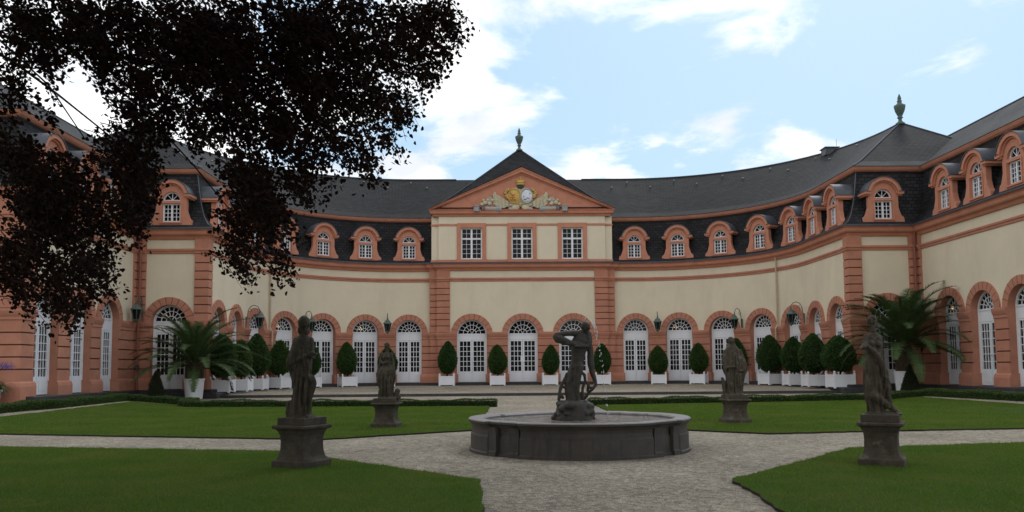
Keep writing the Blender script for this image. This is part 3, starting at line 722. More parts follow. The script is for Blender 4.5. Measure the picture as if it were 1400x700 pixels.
# coat of arms and trophies in the tympanum (relief)
def PX(px, py, y=-.1): return ((px - 716.5) * .0515, y, 1.6 + (503 - py) * .0515)
def Z8(a, b, y=-.1): return PX(640 + a / 8.75, 225 + b / 8.75, y)
arms = MB(); c = Z8(655, 340); arms.ell((c[0], -.05, c[2]), (.95, .10, .62), 20); arms.box(c[0] - .9, c[0] + .9, -.12, -.06, c[2] - .75, c[2] - .55)
arms_o = arms.build('coat_of_arms', M['trophy'], orangery)
for k, (a, mt) in enumerate(((580, 'gold'), (733, 'silver'))):
    c = Z8(a, 352); s_ = MB(); s_.ell((c[0], -.14, c[2]), (.42, .08, .50), 20); sh = s_.build('shield', M[mt], arms_o)
    s_ = MB()
    n = 20
    for i in range(n): 
        t0, t1 = 2 * math.pi * i / n, 2 * math.pi * (i + 1) / n; s_.bar((c[0] + .44 * math.cos(t0), -.17, c[2] + .52 * math.sin(t0)), (c[0] + .44 * math.cos(t1), -.17, c[2] + .52 * math.sin(t1)), .06)
    s_.build('shield_rim', M['gold' if k == 0 else 'trophy2'], sh)
    s_ = MB(); rnd = random.Random(k + 3)
    for i in range(5 if k == 0 else 7):
        px, pz = rnd.uniform(-.25, .25), rnd.uniform(-.32, .32); s_.ell((c[0] + px, -.22, c[2] + pz), (.035, .02, .045), 8)
    s_.build('charge', M['dark'], sh)
    if k == 0: s_ = MB(); [s_.box(c[0] - .3, c[0] + .05, -.235, -.21, c[2] + z, c[2] + z + .06) for z in (-.3, -.12, .05)]; s_.build('stripe', M['redflag'], sh)
s_ = MB(); c = Z8(655, 180); s_.ell((c[0], -.2, c[2]), (.30, .12, .16), 14)
for k in range(-2, 3): s_.ell((c[0] + k * .13, -.22, c[2] + .17 - abs(k) * .03), (.055, .05, .08), 8)
s_.box(c[0] - .27, c[0] + .27, -.32, -.12, c[2] - .2, c[2] - .12); s_.ell((c[0], -.2, c[2] + .3), (.05, .05, .06), 8)
s_.build('crown', M['gold'], arms_o)
s_ = MB(); c = Z8(655, 235); s_.ell((c[0], -.18, c[2]), (.26, .1, .14), 12); s_.build('helmet', M['dark'], arms_o)
s_ = MB(); rnd = random.Random(5)
for sx in (-1, 1):
    for i in range(16):
        t = i / 15; x = 655 + sx * (150 + 28 * math.sin(t * 3.1)); c = Z8(x + rnd.uniform(-12, 12), 265 + 110 * t); s_.ell((c[0], -.16, c[2]), (rnd.uniform(.06, .12), .07, rnd.uniform(.05, .10)), 8)
    for i in range(7): c = Z8(655 + sx * (20 + 14 * i), 445 - i * 2); s_.ell((c[0], -.15, c[2]), (.07, .05, .05), 8)
s_.build('mantling', M['gold'], arms_o)
for sx in (-1, 1):
    tr = MB(); tr2 = MB(); tr3 = MB(); tr4 = MB()
    X = lambda a: 655 + sx * (a - 655) if sx > 0 else 655 - (a - 655)
    f = lambda a, b, y=-.1: Z8(655 + sx * a, b, y)
    # banner: draped ribbed cloth
    for i in range(9):
        t = i / 9; u = (i + 1) / 9
        p = lambda t, lo: f(130 + 200 * t, (455 if lo else 430) + ((-120 + 40 * lo) * t if not lo else -20 * t) + (55 if lo else -5) * math.sin(t * 3), -.12 - .05 * (i % 2))
        tr.quad(p(t, 0), p(u, 0), p(u, 1), p(t, 1))
    tr.bar(f(100, 470), f(350, 330), .05); tr.bar(f(140, 480, -.13), f(400, 360, -.13), .05)
    # cannon and drum along the base
    tr2.tube([f(230, 515, -.16), f(470, 508, -.16)], [.20, .16], 12); tr2.tube([f(250, 515, -.16), f(262, 515, -.16)], .24, 12)
    for a in (430, 448, 466): tr3.tube([f(a, 509, -.16), f(a + 8, 509, -.16)], .20, 12)
    tr2.lathe([(.22, 0), (.26, .04), (.22, .08), (.22, .36), (.26, .40), (.22, .44)], 14, f(535, 545, -.2))
    for a, b, r in ((375, 440, .16), (430, 430, .18), (470, 450, .13), (400, 395, .12), (450, 400, .1), (350, 400, .13)): tr4.ell(f(a, b, -.12), (r, .09, r * .9), 9)
    tr2.ell(f(380, 400, -.1), (.12, .08, .30), 10, rot=Matrix.Rotation(sx * -.5, 3, 'Y')); tr.ell(f(310, 330, -.1), (.1, .06, .2), 8); tr.ell(f(60, 490, -.12), (.28, .07, .17), 12); tr2.ell(f(120, 510, -.12), (.2, .07, .15), 12)
    tr.build('banner', M['trophy'], arms_o); tr2.build('cannon', M['trophy2'], arms_o); tr3.build('cannon_band', M['dark'], arms_o); tr4.build('armour', M['trophy'], arms_o)

# ---- downpipes
for sx in (1, -1):
    P = PH[sx]; mb = MB(); q = wing_d[3] + 1.52; mb.tube([P.at(q, .20, 8.9), P.at(q, .13, 8.4), P.at(q, .13, 4.3), P.at(q, .30, 4.0), P.at(q, .30, BASE)], .055, 8); mb.build('downpipe', M['pipe_cream'], orangery)
    mb = MB(); mb.tube([P.at(S2 - .16, .25, 8.95), P.at(S2 - .30, .25, 8.4), P.at(S2 - .30, .22, 4.3), P.at(S2 - .30, .32, 4.0), P.at(S2 - .30, .32, BASE)], .06, 8); mb.build('downpipe', M['pipe_red'], orangery)
    mb = MB(); mb.tube([P.at(S2 - .30, .32, 1.9), P.at(S2 - .30, .32, 1.6)], .10, 8); mb.build('pipe_socket', M['dark'], orangery)

# ---- lanterns on gooseneck brackets
def make_lantern():
    r = empty('wall_lantern')
    mb = MB(); mb.box(-.07, .07, -.03, 0, 4.2, 4.8)
    mb.tube([(0, -.02, 4.35), (0, -.10, 4.9), (0, -.14, 5.2), (0, -.28, 5.42), (0, -.5, 5.5), (0, -.72, 5.42), (0, -.82, 5.25), (0, -.84, 5.05)], .024, 6)
    mb.tube([(0, -.14, 5.15), (0, -.30, 5.10), (0, -.34, 5.22), (0, -.26, 5.28)], .018, 5); mb.build('bracket', M['copper'], r)
    y = -.84; mb = MB(); mb.lathe([(.05, 5.10), (.09, 5.05), (.05, 5.02), (.14, 4.98), (.20, 4.86), (.30, 4.78), (.31, 4.74), (.26, 4.72)], 6, (0, y, 0)); mb.lathe([(.02, 5.22), (.05, 5.17), (.02, 5.10)], 6, (0, y, 0)); mb.build('lantern_roof', M['copper'], r)
    mb = MB()
    for k in range(6):
        a = math.pi * k / 3; mb.bar((.25 * math.cos(a), y + .25 * math.sin(a), 4.73), (.15 * math.cos(a), y + .15 * math.sin(a), 4.20), .025)
    mb.lathe([(.17, 4.22), (.16, 4.17), (.08, 4.12), (.03, 4.04)], 6, (0, y, 0)); mb.build('lantern_frame', M['copper'], r)
    mb = MB(); mb.lathe([(.235, 4.72), (.14, 4.22)], 6, (0, y, 0), cap=False); mb.build('glass', M['glass'], r)
    return r
lan = None
for sx in (1, -1):
    for k, (q, lab) in enumerate(((wing_d[0] + 1.53, 'between the first and second arches {} of the central pavilion'), (wing_d[2] + 1.53, 'between the third and fourth arches {} of the central pavilion'),
                   (wing_d[4] + 1.53, 'in the far bend of the {} curved wing, near its end'), (S2 - .45, 'in the inner corner beside the {} palm'))):
        if lan is None: lan = o = make_lantern()
        else: o = copy_tree(lan)
        x, y, z = PH[sx].at(q, .10, 0); w = BW((x, y, 0)); o.location = w; o.rotation_euler = (0, 0, PH[sx].ang(q) + BROT)
        side = ('right' if sx > 0 else 'left'); tag(o, 'green copper wall lantern ' + lab.format(side), 'lantern', 'wall lanterns along the facade')

# ================================================================== GROUND
def sm01(t): t = max(0.0, min(1.0, t)); return t * t * (3 - 2 * t)
def gh(x, y):
    p = BM_.inverted() @ Vector((x, y, 0)); xr, yy = abs(p.x), p.y + 58
    h = .15 * sm01((yy - 33) / 10)
    if yy >= 43.0 - 1e-4 and xr < 17.2: h = .28 + (min(yy, 58) - 43) * .0085
    h = max(h, .28 * sm01((xr - 14.5) / 4.5) * sm01((yy - 20) / 9))
    return h
gx = sorted(set([-3000, -600, -150, -70, 3000, 600, 150, 70] + [-40 + .8 * k for k in range(101)]))
gy = sorted(set([-3000, -600, -100, -30, 3000, 600, 150, 90] + [-15 + .8 * k for k in range(100)] + [42.98 - 58 + 58, 43.0]))
inv = BM_.inverted()
vs = []
for y in gy:
    for x in gx:
        w = BW((x, y - 58, 0)); vs.append((w.x, w.y, gh(w.x, w.y) if y != 43.0 else gh(w.x, w.y + .001)))
nx = len(gx); fs = [(j * nx + i, j * nx + i + 1, (j + 1) * nx + i + 1, (j + 1) * nx + i) for j in range(len(gy) - 1) for i in range(nx - 1)]
mb = MB(); mb.add(vs, fs); g = mb.build('gravel_ground', M['gravel']); g['kind'] = 'structure'
mb = MB(); a = 16.2; mb.box(-a, a, -15.12, -14.82, .02, .292); k_ = mb.build('terrace_kerb', M['darkstone']); k_.location = (BX, BY, 0); k_.rotation_euler = (0, 0, BROT)
k_['kind'] = 'structure'

LAWNS = [
 [(-.46, 11.7), (-3.03, 14.4), (-4.42, 15.95), (-7.5, 16.6), (-10.8, 17.35), (-24, 18.9), (-24, 2), (-.30, 2), (-.35, 9.1)],
 [(3.06, 11.6), (4.48, 13.3), (6.40, 15.75), (10.4, 16.6), (25, 17.3), (25, 2), (2.92, 2), (2.92, 9)],
 [(-.95, 33.8), (-.95, 21.15), (-4.25, 18.7), (-5.23, 18.9), (-13.1, 21.0), (-16.3, 21.9), (-16.0, 28), (-16.6, 35.9), (-14.3, 36.0), (-13.8, 34.6)],
 [(3.45, 34.1), (3.45, 21.3), (6.0, 19.3), (9.0, 19.9), (12.7, 20.35), (18.2, 21.2), (18.1, 30), (18.0, 36.6)]]
def ragged(P, st=.22, j=.02):
    rr = random.Random(5); out_ = []
    for i in range(len(P)):
        a, b = P[i], P[(i + 1) % len(P)]; L = math.dist(a, b); n = max(1, int(L / st)); out_.append(a)
        for k in range(1, n): t = k / n; out_.append((a[0] + (b[0] - a[0]) * t + rr.gauss(0, j), a[1] + (b[1] - a[1]) * t + rr.gauss(0, j)))
    return out_
def poly_in(P, x, y):
    ins = np.zeros(len(x), bool); n = len(P)
    for i in range(n):
        x0, y0 = P[i]; x1, y1 = P[(i + 1) % n]
        c = ((y0 > y) != (y1 > y)) & (x < (x1 - x0) * (y - y0) / ((y1 - y0) if y1 != y0 else 1e-9) + x0)
        ins ^= c
    return ins
def lawn_z(x, y): return gh(x, y) + .038
for li, P in enumerate(LAWNS):
    P = LAWNS[li] = ragged(P)
    bm = bmesh.new(); vv = [bm.verts.new((x, y, 0)) for x, y in P]; f = bm.faces.new(vv)
    bmesh.ops.triangulate(bm, faces=[f]); [bmesh.ops.subdivide_edges(bm, edges=bm.edges[:], cuts=c_, use_grid_fill=True) for c_ in (1, 3)]
    for v_ in bm.verts: v_.co.z = lawn_z(v_.co.x, v_.co.y)
    r = bmesh.ops.extrude_edge_only(bm, edges=[e for e in bm.edges if e.is_boundary])
    for v_ in [q for q in r['geom'] if isinstance(q, bmesh.types.BMVert)]: v_.co.z -= .07
    for f_ in [q for q in r['geom'] if isinstance(q, bmesh.types.BMFace)] + [e.link_faces[0] for e in r['geom'] if isinstance(e, bmesh.types.BMEdge) and e.link_faces]: f_.material_index = 1 if abs(f_.calc_center_median().z - lawn_z(*f_.calc_center_median().xy)) > .01 else 0
    me = bpy.data.meshes.new('lawn'); bm.to_mesh(me); bm.free(); me.materials.append(M['lawn']); me.materials.append(M['soil'])
    o = bpy.data.objects.new('lawn', me); COL.objects.link(o); o['kind'] = 'structure'

def tris(name, V, m, parent=None, nv=3, faces=None):
    """numpy array (n, nv, 3) of separate little faces"""
    n = V.shape[0]; me = bpy.data.meshes.new(name)
    faces = faces or [tuple(range(nv))]
    base = np.arange(n)[:, None] * nv
    F = np.concatenate([base + np.array(f)[None, :] for f in faces], 0) if all(len(f) == len(faces[0]) for f in faces) else None
    k = len(faces[0]); me.vertices.add(n * nv); me.vertices.foreach_set('co', V.reshape(-1).astype(np.float32))
    me.loops.add(F.size); me.loops.foreach_set('vertex_index', F.reshape(-1).astype(np.int32))
    me.polygons.add(F.shape[0]); me.polygons.foreach_set('loop_start', (np.arange(F.shape[0]) * k).astype(np.int32))
    me.update(calc_edges=True); me.materials.append(m)
    o = bpy.data.objects.new(name, me); COL.objects.link(o)
    if parent: o.parent = parent
    return o
rng = np.random.default_rng(3)
def grass(P, dens, h, w, ymax=99, edge=False):
    xs = [p[0] for p in P]; ys = [p[1] for p in P]; x0, x1, y0, y1 = min(xs), max(xs), max(min(ys), 7.5), min(max(ys), ymax)
    n = int((x1 - x0) * (y1 - y0) * dens); x = rng.uniform(x0, x1, n); y = rng.uniform(y0, y1, n)
    k = poly_in(P, x, y) & (np.abs(x) < y * .66 + 4.5); x, y = x[k], y[k]; n = len(x)
    z = np.array([gh(a, b) for a, b in zip(x[::1], y[::1])]) + .036 if y1 > 20 and n < 400000 else np.full(n, .036)
    a = rng.uniform(0, 2 * np.pi, n); hh = h * rng.uniform(.5, 1.3, n); ln = rng.normal(0, h * .45, (n, 2))
    ww = w * rng.uniform(.7, 1.4, n); V = np.zeros((n, 3, 3))
    V[:, 0] = np.stack([x - np.cos(a) * ww, y - np.sin(a) * ww, z], 1); V[:, 1] = np.stack([x + np.cos(a) * ww, y + np.sin(a) * ww, z], 1)
    V[:, 2] = np.stack([x + ln[:, 0], y + ln[:, 1], z + hh], 1)
    return V
G = np.concatenate([grass(LAWNS[0], 2600, .034, .0035), grass(LAWNS[1], 2600, .034, .0035), grass(LAWNS[2], 1000, .028, .009), grass(LAWNS[3], 1000, .028, .009)])
o = tris('grass', G, M['grass']); tag(o, 'short mown green grass covering the four garden lawns', 'grass', kind='stuff')

# ================================================================== FOLIAGE HELPERS
LEAF_F = [(0, 1, 2, 3), (0, 3, 4, 5)]
def leaves(pos, size, nrm=None, jitter=.6, wid=.5, droop=0.0, rg=rng):
    """folded six-point leaves at pos (n,3), pointing along random directions biased to nrm"""
    n = len(pos); d = rg.normal(size=(n, 3)) * jitter
    if nrm is not None: d = d + nrm
    d[:, 2] -= droop; d /= np.linalg.norm(d, axis=1)[:, None] + 1e-9
    u = rg.normal(size=(n, 3)); u -= (u * d).sum(1)[:, None] * d; u /= np.linalg.norm(u, axis=1)[:, None] + 1e-9
    w = np.cross(d, u); s = (size * rg.uniform(.65, 1.25, n))[:, None]; V = np.zeros((n, 6, 3))
    V[:, 0] = pos; V[:, 3] = pos + d * s
    V[:, 1] = pos + d * s * .3 + w * s * wid * .8 + u * s * .12; V[:, 2] = pos + d * s * .72 + w * s * wid * .55 + u * s * .10
    V[:, 5] = pos + d * s * .3 - w * s * wid * .8 + u * s * .12; V[:, 4] = pos + d * s * .72 - w * s * wid * .55 + u * s * .10
    return V
def leafobj(name, V, m, parent=None): return tris(name, V, m, parent, 6, LEAF_F)

# ---- low box hedges
def hedge(pts, label, h=.27, w=.38):
    root = None; mb = MB(); P = []
    for (x0, y0), (x1, y1) in zip(pts, pts[1:]):
        d = Vector((x1 - x0, y1 - y0)); L = d.length; d.normalize(); n_ = Vector((-d.y, d.x)); k = max(2, int(L / 1.0))
        for i in range(k):
            a = Vector((x0, y0)) + d * (L * i / k - (.1 if i == 0 else 0)); b = Vector((x0, y0)) + d * (L * (i + 1) / k + (.1 if i == k - 1 else 0)); hw = w / 2 - .03
            za, zb = gh(a.x, a.y), gh(b.x, b.y); hh = h - .03
            A = [(a + n_ * hw), (a - n_ * hw), (b - n_ * hw), (b + n_ * hw)]
            mb.add([(p.x, p.y, z) for p, z in zip(A, (za, za, zb, zb))] + [(p.x, p.y, z + hh) for p, z in zip(A, (za, za, zb, zb))], [(4, 5, 6, 7), (0, 1, 5, 4), (1, 2, 6, 5), (2, 3, 7, 6), (3, 0, 4, 7)])
        n = int(L * 1500); t = rng.uniform(-.1, L + .1, n); side = rng.integers(0, 3, n); q = rng.uniform(0, 1, n)
        off = np.where(side == 0, -w / 2, np.where(side == 1, w / 2, (q - .5) * w)); zz = np.where(side == 2, h, q * h)
        wob = .03 * np.sin(t * 1.9) + .02 * np.sin(t * 5.3 + 1) + rng.normal(0, .01, n)
        X = x0 + d.x * t + n_.x * off * (1 + .04 * np.sin(t * 3)); Y = y0 + d.y * t + n_.y * off; Z = np.array([gh(a, b) for a, b in zip(X, Y)]) + zz + wob * (zz / h)
        nr = np.stack([n_.x * np.where(side == 0, -1, np.where(side == 1, 1, 0)), n_.y * np.where(side == 0, -1, np.where(side == 1, 1, 0)), np.where(side == 2, 1.0, .3)], 1)
        P.append(leaves(np.stack([X, Y, Z], 1), .045, nr, .8))
    o = leafobj('box_hedge', np.concatenate(P), M['hedge']); tag(o, label, 'hedge')
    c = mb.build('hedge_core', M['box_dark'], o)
    return o
hedge([(-.75, 34.05), (-13.9, 35.2)], 'low clipped box hedge along the back of the left lawn')
hedge([(-14.1, 35.3), (-14.2, 36.8), (-17.4, 36.9), (-16.9, 30.0), (-17.3, 21.0)], 'low clipped box hedge turning the corner at the far left of the left lawn')
hedge([(3.25, 34.4), (18.7, 37.2), (19.1, 30), (19.3, 21.0)], 'low clipped box hedge behind the right lawn, turning towards the viewer at the right')

# ---- clipped trees in white tubs
def tub():
    mb = MB(); w = .50; z0, z1 = .06, .66
    for a, b, c, d in ((-w, w, -w, -w + .05), (-w, w, w - .05, w), (-w, -w + .05, -w + .05, w - .05), (w - .05, w, -w + .05, w - .05)): mb.box(a, b, c, d, z0, z1)
    for k in range(-4, 5):      # raised staves
        for s_ in (-1, 1):
            mb.box(k * .098 - .036, k * .098 + .036, *sorted((s_ * w, s_ * (w + .014))), z0 + .10, z1 - .09)
            mb.box(*sorted((s_ * w, s_ * (w + .014))), k * .098 - .036, k * .098 + .036, z0 + .10, z1 - .09)
    for s_ in (-1, 1):
        for z in ((z0, z0 + .085), (z1 - .08, z1 + .01)):
            mb.box(-w, w, *sorted((s_ * w, s_ * (w + .022))), *z); mb.box(*sorted((s_ * w, s_ * (w + .022))), -w, w, *z)
    return mb
def egg(mb, h, r, z0, n=14):
    pr = []
    for k in range(n + 1):
        t = k / n; rr = r * math.sin(math.pi * min(1, t * .97 + .03)) ** .62 * (1.10 - .42 * t); pr.append((max(.02, rr), z0 + h * t))
    mb.lathe(pr, 20)
def egg_pts(h, r, z0, n, rough=.03, cone=0.0, seed=1):
    rg = np.random.default_rng(seed); t = rg.beta(1.15, 1.25, n); a = rg.uniform(0, 2 * np.pi, n)
    rr = r * np.sin(np.pi * np.minimum(1, t * .97 + .03)) ** .62 * (1.10 - .42 * t)
    if cone: rr = r * (1 - t) ** .75 * (1 - cone * 0)
    lump = 1 + .035 * np.sin(3 * a + 5 * t + seed) + .03 * np.sin(7 * a - 9 * t + 2 * seed) + rg.normal(0, rough, n)
    P = np.stack([rr * lump * np.cos(a), rr * lump * np.sin(a), z0 + h * t + rg.normal(0, .015, n)], 1)
    nr = np.stack([np.cos(a), np.sin(a), (t - .4) * 1.6], 1); return P, nr, rg
def make_tub_tree(h, r, m, seed, stem=.16):
    root = empty('potted_topiary')
    t = tub().build('tub', M['white'], root)
    mb = MB()
    for sx in (-1, 1):
        for sy in (-1, 1):
            p = MB(); x, y = sx * .485, sy * .485; p.box(x - .05, x + .05, y - .05, y + .05, 0, .74); p.lathe([(.03, .74), (.055, .77), (.06, .80), (.04, .84), (.01, .86)], 8, (x, y, 0)); p.build('corner_post', M['white'], root)
    s_ = MB(); s_.box(-.46, .46, -.46, .46, .52, .60); s_.build('soil', M['soil'], root)
    s_ = MB(); s_.tube([(0, 0, .55), (.02, .01, .9), (0, 0, 1.4)], [.06, .05, .04], 8); s_.build('stem', M['bark'], root)
    z0 = .66 + stem; P, nr, rg = egg_pts(h, r, z0, 7500, .05, seed=seed)
    c = leafobj('crown', leaves(P, .075, nr, .75, .42, rg=rg), m, root)
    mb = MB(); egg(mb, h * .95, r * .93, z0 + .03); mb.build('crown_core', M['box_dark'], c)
    return root
kinds = [make_tub_tree(2.12, .66, M['topiary'], 1), make_tub_tree(2.05, .66, M['topiary_yellow'], 2), make_tub_tree(1.75, .80, M['topiary'], 3), make_tub_tree(2.35, .74, M['topiary'], 4)]
usedk = set()
def put_tub(x, y, rz, kind, sc, label):
    o = kinds[kind] if kind not in usedk else copy_tree(kinds[kind]); usedk.add(kind)
    o.location = (x, y, .40); o.rotation_euler = (0, 0, rz); o.scale = (sc, sc, sc)
    rr = random.Random(int(x * 31 + y * 7)); c_ = [q for q in o.children if q.name.startswith('crown')][0]
    c_.rotation_euler = (rr.uniform(-.03, .03), rr.uniform(-.03, .03), rr.uniform(0, 6.28)); w_ = rr.uniform(.92, 1.08); c_.scale = (w_, w_ * rr.uniform(.96, 1.04), rr.uniform(.93, 1.06))
    tag(o, label, 'potted tree', 'clipped trees in white tubs before the facade')
ORD = ['first', 'second', 'third', 'fourth', 'fifth', 'sixth', 'seventh']
for px, k, lab in ((-5.30, 0, 'clipped dark tree in white tub left of the left door of the central pavilion'), (-1.80, 1, 'bright green clipped tree in white tub just left of the middle door'),
                   (1.82, 0, 'clipped tree in white tub right of the middle door, left of the fountain figure'), (5.45, 0, 'clipped tree in white tub right of the fountain figure, behind the falling water')):
    w = BW((px, -1.1, 0)); put_tub(w.x, w.y, BROT, k, 1.0, lab)
for sx in (1, -1):
    for k in range(7):
        q = SA + 3.07 * (k + .5) if k < 6 else S1 - .25
        if sx < 0 and k == 6: q = S1 - .9
        off = .85 if k < 6 else .62
        x, y, _ = PH[sx].at(q, off, 0); w = BW((x, y, 0)); ang = PH[sx].ang(q)
        kd = (1, 1, 0, 3, 0, 3, 2)[k] if sx > 0 else (0, 1, 0, 1, 3, 1, 3)[k]; sc = (.98, 1.0, 1.0, 1.04, 1.04, 1.02, 1.08)[k] if sx > 0 else (.98, 1.02, 1.02, 1.06, 1.0, 1.0, 1.0)[k]
        side = 'right' if sx > 0 else 'left'
        lab = 'clipped tree in white tub on the %s curve, %s outward from the central pavilion' % (side, ORD[k])
        if k == 6: lab = 'short wide clipped tree in white tub nearest the right palm' if sx > 0 else 'clipped tree in white tub right beside the left palm pot'
        put_tub(w.x, w.y, ang + BROT, kd, sc, lab)

# ---- cone shaped conifers
def cone_tree(x, y, h, r, label, m, seed):
    root = empty('cone_conifer', (x, y, gh(x, y)), 0, label, 'conifer')
    P, nr, rg = egg_pts(h, r, .04, 5000, .05, 1.0, seed); V = leaves(P, .06, nr + np.array([0, 0, .5]), .7, .3, rg=rg); c = leafobj('crown', V, m, root)
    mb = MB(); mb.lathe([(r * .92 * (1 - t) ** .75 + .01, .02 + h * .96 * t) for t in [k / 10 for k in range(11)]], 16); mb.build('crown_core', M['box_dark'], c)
    mb = MB(); mb.tube([(0, 0, -.02), (0, 0, h * .6)], [.05, .03], 7); mb.build('trunk', M['bark'], root)
cone_tree(-16.6, 38.3, 1.30, .40, 'small dark cone conifer behind the hedge corner at the left', M['yew'], 5)
cone_tree(19.2, 39.7, 1.28, .42, 'brownish cone conifer in front of the right palm pot', M['yew'], 6)

# ---- palms in white pots
def palm(x, y, label, H, FR, seed, scale=1.0, wide=1.0):
    root = empty('potted_palm', (x, y, gh(x, y)), 0, label, 'palm', 'date palms in white pots'); rg = np.random.default_rng(seed); r2 = random.Random(seed)
    mb = MB(); mb.lathe([(.40, 0), (.41, .03), (.485, .93), (.51, .95), (.51, 1.02), (.46, 1.02), (.45, .92)], 28); mb.build('pot', M['pot'], root)
    mb = MB(); mb.lathe([(.46, .90), (.02, .93)], 20); mb.build('soil', M['soil'], root)
    mb = MB(); pr = [(.20, .88), (.30, 1.05), (.36, 1.3), (.38, 1.3 + H * .3), (.30, 1.3 + H * .6), (.18, 1.3 + H)]
    mb.lathe(pr, 16)
    for k in range(110):        # old leaf bases
        a = k * 2.4; z = 1.0 + (H + .15) * k / 110; rr = .33 * (1 - .35 * max(0, (k - 60) / 50)); c = (rr * math.cos(a), rr * math.sin(a), z)
        mb.tube([c, (c[0] * 1.35, c[1] * 1.35, z + .13)], [.055, .03], 5)
    mb.build('trunk', M['palmtrunk'], root)
    top = 1.3 + H * .85; V = []; rb = MB()
    for k in range(FR):
        az = k * 2.39996; el = R(88) - R(88) * (k / FR) ** 1.25 + r2.uniform(-.08, .08); L = (2.7 if el > .6 else 2.5) * r2.uniform(.85, 1.1) * scale
        d = Vector((math.cos(az), math.sin(az), 0)); p = Vector((0, 0, top - .25 * k / FR)) + d * .12; pts = [p.copy()]; e = el; n = 16
        for i in range(n):
            e -= R(2.6 + 5.0 * (i / n)) * (1.0 if el > .3 else .8); p = p + (d * math.cos(e) * wide + Vector((0, 0, math.sin(e)))) * (L / n); pts.append(p.copy())
        rb.tube(pts, [.022 * (1 - .85 * i / n) + .003 for i in range(n + 1)], 5, cap=False)
        s_ = d.cross(Vector((0, 0, 1)))
        for i in range(1, n * 7):
            t = i / (n * 7); f = t * n; j = min(n - 1, int(f)); q = pts[j].lerp(pts[j + 1], f - j); tg = (pts[j + 1] - pts[j]).normalized(); up = s_.cross(tg)
            ll = .36 * scale * math.sin(math.pi * min(1, .10 + t * .86)) ** .7
            if t < .10: ll *= .3
            for sd in (-1, 1):
                dv = (tg * .62 + s_ * sd * .75 + up * r2.uniform(.05, .40)).normalized(); tip = q + dv * ll - Vector((0, 0, .05 * ll / .4)); wv = tg * .022
                V.append((q - wv, q + wv, q.lerp(tip, .55) + wv * .8, tip))
    A = np.array([[list(p) for p in v_] for v_ in V]); c = tris('crown', A, M['palm'], root, 4, [(0, 1, 2, 3)])
    rb.build('frond_ribs', M['palm'], c)
palm(-15.95, 41.2, 'spreading date palm in a white pot before the left corner pavilion', .65, 46, 2, 1.2, 1.12)
palm(19.65, 41.2, 'tall bushy date palm in a white pot before the right corner pavilion', 1.35, 50, 5, 1.5, .92)

# ---- blue lily pot at the left edge
fp = empty('flower_pot', (-20.35, 31.9, gh(-20.35, 31.9)), 0, 'white pot of strap leaves with a blue flower head at the left edge', 'flower pot')
mb = MB(); mb.lathe([(.36, 0), (.37, .03), (.46, .52), (.50, .54), (.50, .62), (.45, .62), (.44, .55)], 24); mb.build('pot', M['pot'], fp)
V = []; r2 = random.Random(9)
for k in range(260):
    az = r2.uniform(0, 6.28); L = r2.uniform(.5, .95); e = r2.uniform(.5, 1.4); d = Vector((math.cos(az), math.sin(az), 0)); p = Vector((r2.uniform(-.2, .2), r2.uniform(-.2, .2), .58)); s_ = d.cross(Vector((0, 0, 1))) * .02
    for i in range(6):
        q = p + (d * math.cos(e) + Vector((0, 0, math.sin(e)))) * L / 6; V.append((p - s_, p + s_, q + s_, q - s_)); p = q; e -= .33
tris('foliage', np.array([[list(p) for p in v_] for v_ in V]), M['topiary'], fp, 4, [(0, 1, 2, 3)])
st = MB(); P = []
for tx, tz, dx_ in ((.78, 1.55, .0), (.1, 1.62, .3), (-.4, 1.5, .0)):
    pts = [(0, 0, .6), (tx * .35, dx_ * .3, 1.2), (tx * .8, dx_, tz)]; st.tube(pts, .012, 5)
    c = np.array([tx * .9, dx_, tz]); P.append(c + rng.normal(size=(160, 3)) * np.array([.14, .12, .07]))
st.build('flower_stem', M['topiary'], fp); leafobj('flower_head', leaves(np.concatenate(P), .05), M['flower'], fp)

# ================================================================== FOUNTAIN
FX, FY, FZ = 1.30, 16.35, 0.0
fountain = empty('fountain_basin', (FX, FY, 0), 0, 'large low dark stone fountain basin with a shaped rim and a pool of water', 'fountain'); fountain.scale = (.975, .975, 1)
def plan(R0, n=96):        # four shallow lobes joined by short straight facets
    pts = []
    for k in range(n):
        a = 2 * math.pi * k / n; b = (a + math.pi / 4) % (math.pi / 2) - math.pi / 4   # angle from nearest lobe axis
        lobe = R(35.5)
        if abs(b) <= lobe: r = R0 * (1.0)
        else: c = R0 * .955; u = (abs(b) - lobe) / (math.pi / 4 - lobe); r = R0 * (.965 - .010 * u)
        pts.append((r * math.cos(a), r * math.sin(a)))
    return pts
def band(mb, rings, closed=True, R0=2.2):
    base = plan(1.0, 192); n = len(base); vs = []
    for r, z in rings: vs += [(x * r, y * r, z) for x, y in base]
    fs = []
    for i in range(len(rings) - 1):
        for k in range(n): k2 = (k + 1) % n; fs.append((i * n + k, i * n + k2, (i + 1) * n + k2, (i + 1) * n + k))
    mb.add(vs, fs)
mb = MB(); band(mb, [(2.22, -.02), (2.22, .05), (2.19, .07), (2.185, .34), (2.16, .37), (2.155, .45), (2.165, .50), (2.20, .555), (2.235, .58), (2.235, .6152)]); 
mb.build('basin_wall', M['basin'], fountain)
mb = MB()
for a in [R(270 + s_ * d) for s_ in (-1, 1) for d in (8.5, 35.5, 54.5)] + [R(d) for d in (0, 35.5, 54.5, 90, 125.5, 144.5, 180)]:
    r = 2.19; mb.box(-.004, .004, -.01, .008, 0, .5) if 0 else None
mb = MB(); band(mb, [(2.235, .615), (2.215, .632), (1.93, .625), (1.90, .60), (1.90, .2)]); mb.build('basin_rim', M['rim'], fountain)
mb = MB(); mb.lathe([(1.9, .12), (.01, .12)], 32, cap=False); mb.build('basin_floor', M['basin'], fountain)
nw = 90; vs = [(0, 0, .53)]; fs = []
